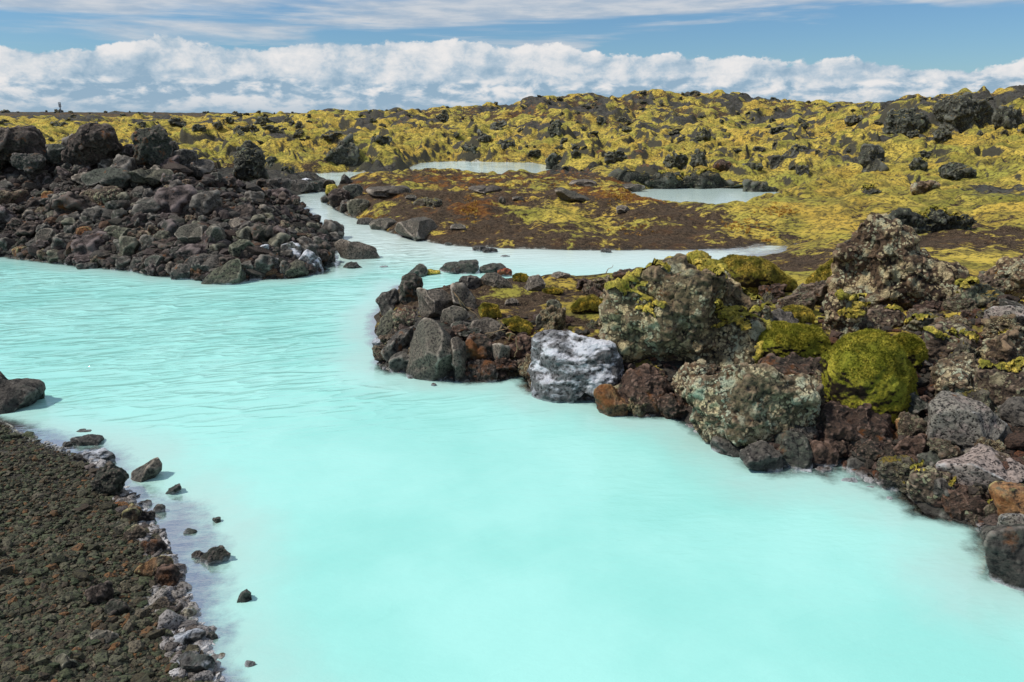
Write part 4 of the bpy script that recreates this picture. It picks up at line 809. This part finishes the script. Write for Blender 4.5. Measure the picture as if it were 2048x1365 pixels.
RB = [('lichen', (1690,632,84,90), 'dark lichened rock below the left foot of the spire', 8.7), ('lichmoss', (1835,598,100,46), 'mossy lichened rock in front of the spire', 8.9), ('lichmoss', (1955,592,90,54), 'moss-topped rock right of the spire', 8.8),
 ('lichen', [(1980,590),(1990,545),(2020,522),(2060,505),(2110,510),(2120,600),(2050,610)], 'grey lichened boulder at the right edge, level with the spire', 9.1), ('pink', (2025,632,110,50), 'flat pinkish slab at the right edge below the grey lichened boulder', 8.3), ('brown', (1905,690,110,84), 'brown weathered rock above the small lichened boulder', 7.9),
 ('brown', (1760,640,100,50), 'brown crumbly rock just below the spire', 8.5), ('lichmoss', (1850,650,70,50), 'mossy brown rock between the spire and the bank', 8.3), ('lichen2', [(1856,782),(1866,745),(1900,728),(1950,722),(1990,735),(1998,760),(1975,788),(1930,802),(1875,802)], 'small pale-green lichened boulder right of the round mossy one', 7.0),
 ('lichen', (2015,706,100,90), 'dark lichened boulder at the right edge above the brown one', 7.4), ('brown', [(1975,790),(1990,750),(2030,738),(2080,735),(2090,800),(2040,830),(1995,815)], 'smooth brown boulder at the right edge', 6.7), ('basalt', (2045,838,84,90), 'dark grey boulder below the smooth brown one at the right edge', 6.3),
 ('pink', [(1862,812),(1900,797),(1964,804),(1998,842),(2003,878),(1985,901),(1921,918),(1875,913),(1845,895),(1856,848)], 'upper pinkish-grey pitted boulder on the right bank', 6.2), ('pink', [(1873,928),(1921,913),(1990,903),(2048,925),(2066,970),(2000,988),(1920,984),(1880,962)], 'lower wide pinkish-grey pitted boulder on the right bank', 5.85),
 ('brown', (1862,970,84,76), 'brown rock below the lower pitted boulder', None), ('rusty', (1935,1005,110,60), 'rusty mossy rock under the lower pitted boulder', 5.6), ('orangeside', (2040,1010,90,80), 'rusty orange rock at the right edge above the last boulder', 5.5), ('purple', (1790,962,68,44), 'dark purplish rock at the muddy waterline', None),
 ('pink', (1744,861,70,38), 'flat brownish-pink stone under the round mossy boulder', 6.75), ('orangeside', (1819,853,52,42), 'rust-coloured stone right under the round mossy boulder', 6.6), ('rusty', (1846,812,48,42), 'dark red round stone left of the upper pitted boulder', 6.75), ('rusty', (1677,898,72,54), 'rust-brown rock at the waterline below the round mossy boulder', None),
 ('rusty', (1757,908,90,44), 'low reddish rock above the muddy shallows', None), ('basalt', (1868,925,64,36), 'black rock in the gap between the two pitted boulders', 6.2), ('basalt', (1723,930,60,30), 'dark wet rock at the waterline of the muddy shallows', None), ('brown', (1950,1032,40,40), 'small brown rock at the waterline near the last boulder', None),
 ('brown', (1992,1022,56,40), 'lichen-flecked brown rock behind the last boulder', None), ('pink', (2036,1054,70,56), 'pinkish orange slab above the last boulder', 5.05), ('basalt', [(1964,1083),(1972,1064),(2001,1052),(2060,1058),(2110,1080),(2110,1180),(2050,1186),(2000,1180),(1986,1163),(1970,1125)], 'last dark boulder in the water at the right edge', None),
 ('rusty', (1640,905,60,50), 'dark rust rock between the grey block and the bank', 6.9), ('rusty', (1720,850,180,90), 'dark earthy rock mass beneath the round mossy boulder', 7.3), ('rusty', (1830,900,80,60), 'dark red rock left of the pitted boulders', 6.4), ('basalt', (1990,870,60,60), 'dark rock wedged right of the upper pitted boulder', 6.3),
 ('brown', (1560,850,60,40), 'brown rock in the gap right of the pale lichened boulder', 7.4)]
for kd, sp, lb, yy in RB: rock(kd, sp, lb, depth=1.05, Y=yy, cap={'lichmoss': .55, 'brown': .28, 'lichen': .30}.get(kd, 0))
for (u, v, w_, h_, lb) in [(1698,961,36,9,'flat wet rock awash in the muddy shallows'), (1780,998,14,8,'tiny rock awash in the muddy shallows, right one'), (1740,975,22,5,'thin rock awash in the middle of the muddy shallows'), (1613,942,28,7,'thin rock awash beside the dark pitted rock')]:
    rock('vein', (u, v, w_, h_), lb, name='rock', cat='rock')
# ---- moss cushions on the near point
for sp, lb in [([(956,618),(968,606),(995,611),(1004,630),(985,639),(962,630)], 'bright yellow moss cushion beside the dry roots'), ([(1005,640),(1035,637),(1060,648),(1072,668),(1062,672),(1042,660),(1010,652)], 'long yellow moss lip hanging over the dark hollow'), ((860,545,42,12), 'thin yellow moss cushion at the back left of the point'),
               ((1042,557,36,20), 'yellow moss cushion between the two smooth grey rocks'), ([(1140,618),(1155,602),(1185,594),(1212,604),(1214,622),(1175,628)], 'yellow moss cushion against the biggest lichened boulder'), ((1105,583,44,12), 'low moss cushion on the turf behind the sunken stones')]:
    rock('moss', sp, lb, name='moss_cushion', cat='moss', depth=.9)
# ---- left bank and its shallows
LB = [('basalt', [(-60,748),(-10,746),(12,758),(48,766),(72,782),(76,792),(60,803),(46,816),(10,826),(-60,830)], 'large dark wet boulder at the far left edge in the water'), ('green', (66,788,50,34), 'pale greenish end of rock beside the large left boulder'), ('basalt', (14,806,70,40), 'round black rock leaning on the large left boulder'),
 ('basalt', [(140,880),(150,873),(185,869),(206,876),(205,886),(180,893),(150,892)], 'ragged dark rock off the top of the gravel bank'), ('basalt', (135,889,22,10), 'small dark rock left of the ragged one'), ('basalt', (170,862,36,4), 'sliver of rock awash behind the ragged dark rock'),
 ('vein', (190,915,90,34), 'white-crusted flat rock between gravel and water'), ('scoria', [(190,962),(192,940),(215,928),(250,932),(262,948),(245,975),(215,998),(198,988)], 'brown rock with orange moss at the bank corner'), ('grey', [(262,945),(270,940),(307,920),(322,933),(322,943),(300,960),(270,967)], 'grey wedge rock pointing into the water from the bank'),
 ('basalt', [(325,985),(345,975),(360,967),(366,975),(352,990)], 'narrow dark rock alone off the wedge rock'), ('basalt', (290,1009,30,16), 'small dark rock in the shallows, left of a pair'), ('basalt', (320,1018,22,22), 'small pointed dark rock in the shallows, right of a pair'), ('basalt', (433,1042,20,16), 'tiny slanted rock far out in the shallows'),
 ('basalt', (381,1065,26,14), 'faint grey rock awash in the shallows'), ('scoria', [(402,1115),(420,1105),(437,1097),(458,1108),(459,1115),(448,1130),(410,1130)], 'craggy dark rock standing in the shallows'), ('scoria', (397,1111,28,16), 'small dark rock touching the craggy one'), ('basalt', [(473,1200),(480,1188),(492,1178),(502,1186),(505,1202),(485,1207)], 'pointed dark rock alone in the water, nearest the viewer'),
 ('orangeside', (266,1030,36,40), 'ochre-topped stone at the bank edge'), ('scoria', (285,1035,44,30), 'dark stone at the bank edge beside the ochre one'), ('brown', (275,1070,48,38), 'brown-grey stone on the bank slope near the edge'), ('scoria', (303,1100,52,40), 'dark blocky stone on the edge above the rusty boulder'),
 ('orangeside', (310,1142,70,56), 'rusty brown boulder on the bank edge'), ('rusty', (335,1155,50,56), 'dark red stone beside the rusty bank boulder'), ('scoria', (198,1192,52,48), 'round grey stone half sunk in the gravel'), ('scoria', (232,1220,50,36), 'low dark stone right of the round grey stone'),
 ('grey', (205,1278,66,30), 'flat pale grey stone in the gravel'), ('green', (130,1330,56,36), 'pale olive flat stone in the gravel at the bottom'), ('pale', (378,1228,28,28), 'pale beige stone at the white-crusted edge'), ('pale', (358,1250,22,16), 'small pale stone under the beige one'), ('vein', (375,1282,64,34), 'white-crusted red stone at the bank edge'),
 ('vein', (390,1330,90,50), 'big white-crusted flat rock at the bottom of the bank edge'), ('basalt', (425,1275,26,18), 'submerged grey rock off the white-crusted edge'), ('basalt', (500,1330,26,14), 'submerged grey rock near the bottom of the picture'), ('orange', (240,1011,26,14), 'small orange stone at the bank edge'),
 ('brown', (325,1215,40,30), 'brown stone in the crusted pebbles'), ('scoria', (345,1225,36,26), 'dark stone in the crusted pebbles'), ('orangeside', (360,1200,24,18), 'small rusty stone above the pale beige stone')]
for kd, sp, lb in LB: rock(kd, sp, lb, name='rock' if not isinstance(sp[0], tuple) and sp[2] < 34 else 'boulder', cat='rock' if not isinstance(sp[0], tuple) and sp[2] < 34 else 'boulder')
print('placed', NR[0])
# ------------------------------------------------------------------ repeats: pile rocks, outcrops
def protos(kinds, n, cnt, seed):
    out = []
    for i in range(cnt):
        kd = kinds[i % len(kinds)]; pl, lu, fi, ri = PLN[kd]; P, F = rock_unit(n, seed+i, pl, lu, *CRISP.get(kd, (26, .52)))
        N = vnormals(P, F); P = P+N*(fbm3(P*1.9+i, 5, seed+i, .58, False)*(fi*1.5 if kd == 'crag' else max(fi, .09)*1.7))[:, None]
        out.append((mesh_np('rock_shape', P*.5, F), M[kd], kd))
        out[-1][0].materials.append(M[kd])
    return out
rg = np.random.RandomState(11)
LOOK = dict(basalt='dark grey', purple='purplish', scoria='brown-black cindery', green='greenish', brown='brown', grey='smooth grey', rusty='rusty', lichen='lichen-spotted', lichmoss='mossy', crag='dark')
def pixel(x, y, z):
    fy = y*cp-(z-CAMH)*sp_; return 1024+x/fy*FPX, 682.5-(y*sp_+(z-CAMH)*cp)/fy*FPX
def scatter(name, noun, place, cat, group, prs, places, squash=(.55, .9), sink=.3, zoff=0):
    ss = sorted(p[2]/math.hypot(p[0], p[1]) for p in places); t1, t2 = ss[len(ss)//3], ss[len(ss)*2//3]
    for i, (x, y, s) in enumerate(places):
        me, mt, kd = prs[rg.randint(len(prs))]; o = bpy.data.objects.new(name, me); COL.objects.link(o)
        sx, sy, sz = s*rg.uniform(.8, 1.25), s*rg.uniform(.8, 1.2), s*rg.uniform(*squash)
        o.scale = (sx, sy, sz); o.rotation_euler = (rg.uniform(-.35, .35), rg.uniform(-.35, .35), rg.uniform(0, 6.28))
        zg = float(surf(x, y)); o.location = (x, y, zg+sz*(.5-sink)+zoff); u, v = pixel(x, y, zg)
        a = s/math.hypot(x, y); tall = 'tall ' if sz > .95*max(sx, sy) else 'flat ' if sz < .62*max(sx, sy) else ''; size = 'small' if a < t1 else 'large' if a > t2 else 'medium-sized'
        o['label'] = f"{size} {tall}{LOOK[kd]} {noun} {place(u, v)}"; o['category'] = cat; o['group'] = group
def pick(v, edges, names):
    for e_, n_ in zip(edges, names):
        if v < e_: return n_
    return names[-1]
def inmound_px(n, seed):
    r = np.random.RandomState(seed); res = []
    while len(res) < n:
        u = r.uniform(-60, 690, 400); v = r.uniform(262, 566, 400); Yh = hit(u, v)
        x, y, k = ray(u, v); xs = x*Yh/y
        ok = inpoly(xs, Yh, MOUND_POLY) & (surf(xs, Yh) > -.03) & (Yh < 27)
        res += list(zip(u[ok], v[ok], xs[ok], Yh[ok]))
    return res[:n]
pp = protos(['basalt', 'purple', 'basalt', 'scoria', 'green', 'brown', 'basalt', 'purple', 'vein' if False else 'grey', 'scoria'], 4, 20, 500)
pl_ = []
for u, v, x, y in inmound_px(2600, 3):
    sz = (rg.lognormal(math.log(.27), .56))*(1.25 if v > 470 else 1.0)*(.62 if (u > 430 and v < 470) or u > 590 else 1)
    sz = min(sz, .95)
    if all((x-a)**2+(y-b)**2 > (.37*(sz+c))**2 for a, b, c in pl_): pl_.append((x, y, sz))
pl_.sort(key=lambda q: -q[2])
print('pile', len(pl_))
pl_SQ = (.65, 1.15)
scatter('pile_rock', 'rock', lambda u, v: pick(v, (350, 430, 490, 999), ('near the crest of the heap,', 'halfway up the heap,', 'on the lower heap,', 'at the foot of the heap,'))+' '+pick(u, (90, 190, 290, 390, 490, 590, 9999), ('far left', 'left', 'left of centre', 'centre', 'right of centre', 'right', 'far right tip')), 'rock', 'lava rocks heaped beside the channel', pp, pl_[:290], pl_SQ, .22)
def stuff(name, label, mt, pts, sizes, n=1, flat=(.5, .85), seed=0, sink=.25):
    """countless small stones as one object"""
    r = np.random.RandomState(seed); base = []
    for i in range(12):
        P, F = rock_unit(n, 900+i, 14, .12, 60, .45); base.append(P*.5)
    F = F; k = len(P); m = len(pts); pts = np.array(pts); zz_ = surf(pts[:, 0], pts[:, 1])
    b = np.array(base)[r.randint(0, 12, m)]
    sc = np.stack([sizes*r.uniform(.75, 1.3, m), sizes*r.uniform(.75, 1.3, m), sizes*r.uniform(flat[0], flat[1], m)], 1)
    b = b*sc[:, None, :]; an = r.uniform(0, 6.28, m); tl = r.uniform(-.5, .5, m)
    y2 = b[..., 1]*np.cos(tl)[:, None]-b[..., 2]*np.sin(tl)[:, None]; z2 = b[..., 1]*np.sin(tl)[:, None]+b[..., 2]*np.cos(tl)[:, None]
    xx = b[..., 0]*np.cos(an)[:, None]-y2*np.sin(an)[:, None]; yy = b[..., 0]*np.sin(an)[:, None]+y2*np.cos(an)[:, None]
    V = np.stack([xx+pts[:, 0, None], yy+pts[:, 1, None], z2+(zz_+sc[:, 2]*(.5-sink))[:, None]], -1).reshape(-1, 3)
    FF = (F[None]+(np.arange(m)*k)[:, None, None]).reshape(-1, 3)
    me = mesh_np(name, V, FF, smooth=False); me.attributes.new('rnd', 'FLOAT', 'POINT').data.foreach_set('value', np.repeat(r.uniform(0, 1, m), k).astype(np.float32))
    return link(name, me, mt, kind='stuff', label=label, category=name.replace('_', ' '))
ip = inmound_px(8500, 8)
ps = [(q[2], q[3]) for q in ip]+[(q[0], q[1]) for q in pl_[290:]]
sz = np.concatenate([np.random.RandomState(4).lognormal(math.log(.11), .45, len(ip)), [q[2] for q in pl_[290:]]])
stuff('lava_rubble', 'small dark lava rubble filling the heap beside the channel', M['rubble'], ps, np.minimum(sz, .5), 2, seed=1)
def px_scatter(n, seed, poly_px, test=None, umin=0, umax=2048, vmin=0, vmax=1365):
    r = np.random.RandomState(seed); res = []
    it = 0
    while len(res) < n and it < 200:
        it += 1
        u = r.uniform(umin, umax, 1500); v = r.uniform(vmin, vmax, 1500); ok = inpoly(u, v, poly_px) if poly_px else np.ones(len(u), bool)
        u, v = u[ok], v[ok]
        if not len(u): continue
        Yh = hit(u, v); x, y, k = ray(u, v); xs = x*Yh/y; z = surf(xs, Yh); ok = z > -.06
        if test is not None: ok &= test(xs, Yh, z)
        res += list(zip(xs[ok], Yh[ok]))
    return res[:n]
bank_px = [(-60,815),(0,850),(130,900),(200,935),(262,1000),(310,1060),(345,1115),(345,1180),(390,1240),(440,1300),(460,1420),(-80,1420)]
gp = px_scatter(27000, 21, bank_px, umin=-60, umax=460, vmin=820, vmax=1400)
dist = np.array([math.hypot(*p) for p in gp])
stuff('gravel', 'dark gravel and cinders covering the lower left bank', M['gravel'], gp, np.random.RandomState(5).lognormal(math.log(.017), .52, len(gp)), 1, seed=2, sink=.2)
edge_px = [(140,880),(262,970),(330,1080),(370,1180),(430,1290),(450,1365),(350,1365),(318,1250),(308,1150),(265,1050),(150,915)]
ep = px_scatter(1100, 25, edge_px, umin=170, umax=480, vmin=890, vmax=1365)
stuff('shore_pebbles', 'silt-coated pebbles along the gravel bank waterline', M['crust'], ep, np.random.RandomState(9).lognormal(math.log(.030), .55, len(ep)), 2, seed=6)
rb_px = [(750,600),(800,560),(1000,560),(1230,560),(1600,600),(2048,560),(2048,1180),(1960,1060),(1820,985),(1620,940),(1480,905),(1240,825),(1060,770),(850,765),(750,740)]
rp = px_scatter(3800, 31, rb_px, lambda x, y, z: (sdist(x, y) < 1.3) | (x > 2.6), umin=740, umax=2060, vmin=555, vmax=1190)
stuff('bank_rubble', 'small rusty rubble between the boulders of the near right bank', M['bankrubble'], rp, np.random.RandomState(6).lognormal(math.log(.05), .5, len(rp)), 2, seed=3)
bp = protos(['brown', 'rusty', 'lichen', 'basalt', 'lichmoss', 'brown'], 5, 12, 820)
rb2 = [(800,590),(900,590),(1230,560),(1600,600),(2048,540),(2060,1100),(1960,1040),(1820,970),(1640,920),(1480,890),(1240,815),(1060,760),(850,755),(760,740)]
q_ = px_scatter(400, 33, rb2, lambda x, y, z: z > .02, umin=740, umax=2060, vmin=555, vmax=1120); bpl = []
for x, y in q_:
    if x < 1.0 and y > 9.6: continue
    sz = min(rg.lognormal(math.log(.24), .35), .45)
    if all((x-a)**2+(y-b)**2 > (.42*(sz+c))**2 for a, b, c in bpl): bpl.append((x, y, sz))
print('bank', len(bpl))
scatter('bank_rock', 'rock on right bank', lambda u, v: pick(u, (900, 1060, 1200, 1350, 1500, 1650, 1800, 1930, 9999), ('by the faceted boulder', 'beside the dry roots', 'behind the white boulder', 'beside the biggest boulder', 'by the pale lichened boulder', 'left of the mossy boulder', 'by the mossy boulder', 'by the pitted boulders', 'at the right edge'))+pick(v, (680, 850, 9999), (', upper row', ', middle row', ', near the water')), 'rock', 'rough rocks packed along the right bank', bp, bpl, (.6, 1.0), .3)
# far outcrops: dark lava sticking out of the moss
oc = protos(['crag'], 5, 14, 700)
r2 = np.random.RandomState(77); places = []
tries = 0
while len(places) < 210 and tries < 60:
    tries += 1
    u = r2.uniform(-20, 2070, 400); v = r2.uniform(186, 345, 400); ok = ~((u < 560) & (v > 300)); u, v = u[ok], v[ok]
    Yh = hit(u, v, 10, 900); x, y, k = ray(u, v); xs = x*Yh/y; z = surf(xs, Yh); sd2 = sd_raw(xs, Yh)
    cl = perlin2(u*.011, v*.045, 9)
    for i in range(len(u)):
        if Yh[i] < 850 and sd2[i] > .8 and Yh[i] > 33 and cl[i] > -.02+(.12 if v[i] > 270 else -.18) and not inpoly(xs[i:i+1], Yh[i:i+1], MOUND_POLY)[0]:
            spx = r2.lognormal(math.log(15 if v[i] > 250 else 11), .55); s_ = min(spx, 40 if v[i] > 240 else 11)/FPX*Yh[i]
            if all((xs[i]-a)**2+(Yh[i]-b)**2 > (.5*(s_+c))**2 for a, b, c in places): places.append((xs[i], Yh[i], s_))
scatter('lava_outcrop', 'lava outcrop on the', lambda u, v: pick(v, (235, 270, 300, 9999), ('distant', 'far', 'middle', 'near'))+' moss field, '+pick(u, (100, 200, 300, 400, 500, 600, 700, 800, 900, 1000, 1100, 1200, 1300, 1400, 1500, 1600, 1700, 1800, 1930, 9999), ('far left edge', 'behind the left boulder', 'behind the craggy boulder', 'behind the round-headed boulder', 'above the heap shoulder', 'right of the heap', 'by the pointed crag', 'just left of the far pond', 'above the far pond, left', 'above the far pond, middle', 'above the far pond, right', 'right of the far pond', 'above the pool, left', 'above the pool, middle', 'above the pool, right', 'right of the pool', 'at the hill foot', 'under the broken crag', 'under the big crag', 'far right edge')), 'lava outcrop', 'dark lava outcrops in the moss field', oc, places[:210], (.5, 1.05), .46)
# skyline outcrops
places = []
for u in np.concatenate([r2.uniform(0, 2048, 46), r2.uniform(0, 940, 40)]):
    vs_ = np.arange(170, 262, 1.0); Yh = hit(np.full(len(vs_), u), vs_, 20, 700); i = np.argmax(Yh < 690); Yk = Yh[i]*.985
    x, y, k = ray(u, vs_[i]); places.append((float(x*Yk/y), float(Yk), min(r2.lognormal(math.log(5.0), .4), 10)/FPX*Yk))
scatter('lava_outcrop', 'rock breaking the skyline', lambda u, v: pick(u, (200, 400, 600, 800, 950, 1200, 1500, 1800, 9999), ('at the far left', 'above the heap', 'left of centre', 'above the far pond', 'where the hill begins', 'on the hill top', 'right of the hill top', 'in the hill saddle', 'on the right hill')), 'lava outcrop', 'dark rocks along the skyline', oc, places, (.7, 1.3), .25)
# ------------------------------------------------------------------ tufts of orange moss on the islet
r3 = np.random.RandomState(5); tp = []
for (u, v, su, sv, n) in [(1245,392,60,16,150), (1120,365,90,8,50), (1480,455,50,14,50), (940,420,16,22,60), (1260,460,60,16,24), (1560,425,40,12,50), (1530,486,16,4,26), (1000,372,90,8,30), (720,436,60,7,40)]:
    uu = r3.normal(u, su*.5, n); vv = r3.normal(v, sv*.5, n); Yh = hit(uu, vv); x, y, k = ray(uu, vv); tp += [p for p in zip(x*Yh/y, Yh) if sdist(np.array([p[0]]), np.array([p[1]]))[0] > .1]
V, F = [], []
for (x, y) in tp:
    z = float(surf(x, y)); s_ = r3.uniform(.025, .065)
    for q in range(14):
        a = r3.uniform(0, 6.28); t = r3.uniform(.1, .9); bx, by = x+r3.normal(0, s_*.5), y+r3.normal(0, s_*.5); wd = s_*.22
        dx_, dy_ = math.cos(a), math.sin(a); k = len(V)
        V += [(bx-dy_*wd, by+dx_*wd, z-.01), (bx+dy_*wd, by-dx_*wd, z-.01), (bx+dx_*s_*t, by+dy_*s_*t, z+s_*r3.uniform(.5, 1.1))]; F.append((k, k+1, k+2))
link('moss_tufts', mesh_np('moss_tufts', V, F, False), M['tuft'], kind='stuff', label='orange tufts of moss and sedge scattered over the islet', category='moss tufts')
# ------------------------------------------------------------------ dry roots and the twig
def tube_bm(bm, P, r0, r1, seg=6):
    ring = []
    for i, p in enumerate(P):
        d = (P[min(i+1, len(P)-1)]-P[max(i-1, 0)]).normalized(); a = d.orthogonal().normalized(); b = d.cross(a); r = r0+(r1-r0)*i/(len(P)-1)
        ring.append([bm.verts.new(p+a*math.cos(t)*r+b*math.sin(t)*r) for t in [j/seg*2*math.pi for j in range(seg)]])
    for i in range(len(ring)-1):
        for j in range(seg): bm.faces.new((ring[i][j], ring[i][(j+1) % seg], ring[i+1][(j+1) % seg], ring[i+1][j]))
    bm.faces.new(ring[0][::-1]); bm.faces.new(ring[-1])
def roots(pxl, Yc, label, name='dry_root', r=.009):
    o0 = Vector(at_y(*pxl[0][0], Yc)); bm = bmesh.new(); rr = random.Random(len(label))
    for ln in pxl:
        P = [Vector(at_y(u, v, Yc-.03*rr.random())) - o0 for u, v in ln]; Q = []
        for a, b in zip(P[:-1], P[1:]):
            for k in range(4): Q.append(a.lerp(b, k/4)+Vector((rr.uniform(-1, 1), rr.uniform(-1, 1), rr.uniform(-1, 1)))*.006)
        Q.append(P[-1]); tube_bm(bm, Q, r, r*.35)
    me = bpy.data.meshes.new(name); bm.to_mesh(me); bm.free()
    for p in me.polygons: p.use_smooth = True
    link(name, me, M['root'], loc=o0, label=label, category='root' if 'root' in name else 'twig')
roots([[(905,583),(918,598),(932,615),(952,628),(960,640)], [(918,598),(922,612),(930,622)], [(932,615),(945,618)]], 8.75, 'long pale dry roots trailing over the tilted grey slabs')
roots([[(995,637),(1003,650),(1012,658),(990,664),(970,668)], [(1003,650),(1000,660),(1012,666)], [(1012,658),(1020,652)]], 8.2, 'curled orange-brown roots hanging over the grey ledge rock')
roots([[(1012,668),(1022,665),(1032,672),(1034,700),(1028,715)], [(1022,665),(1018,680),(1010,676)], [(1032,690),(1040,700),(1045,692)]], 8.1, 'tangle of roots hanging in the dark hollow left of the white boulder')
roots([[(1212,548),(1216,538),(1224,536),(1226,530)]], 11.6, 'thin bent twig sticking up at the edge of the inlet', name='twig', r=.007)
# ------------------------------------------------------------------ mast on the horizon
Ym = 330; mx_, my_, mz_ = at_y(122, 226, Ym); zt = at_y(122, 206, Ym)[2]
ms = bpy.data.objects.new('mast', None); COL.objects.link(ms); ms.location = (mx_, Ym, mz_-2); ms['label'] = 'thin lone mast with a round head on the far left horizon'; ms['category'] = 'mast'
bm = bmesh.new(); tube_bm(bm, [Vector((0, 0, -1)), Vector((0, 0, zt-mz_+1.4))], .26, .20, 8); me = bpy.data.meshes.new('pole'); bm.to_mesh(me); bm.free(); link('pole', me, M['metal'], parent=ms)
bm = bmesh.new()
for a in range(3): tube_bm(bm, [Vector((math.cos(a*2.09)*.42, math.sin(a*2.09)*.42, zt-mz_+.2)), Vector((math.cos(a*2.09)*.42, math.sin(a*2.09)*.42, zt-mz_+2.2))], .12, .12, 6)
for zq in (.4, 1.2, 2.0): tube_bm(bm, [Vector((math.cos(t)*.42, math.sin(t)*.42, zt-mz_+zq)) for t in np.linspace(0, 6.2, 12)], .09, .09, 5)
me = bpy.data.meshes.new('antenna_head'); bm.to_mesh(me); bm.free(); link('antenna_head', me, M['metal'], parent=ms)
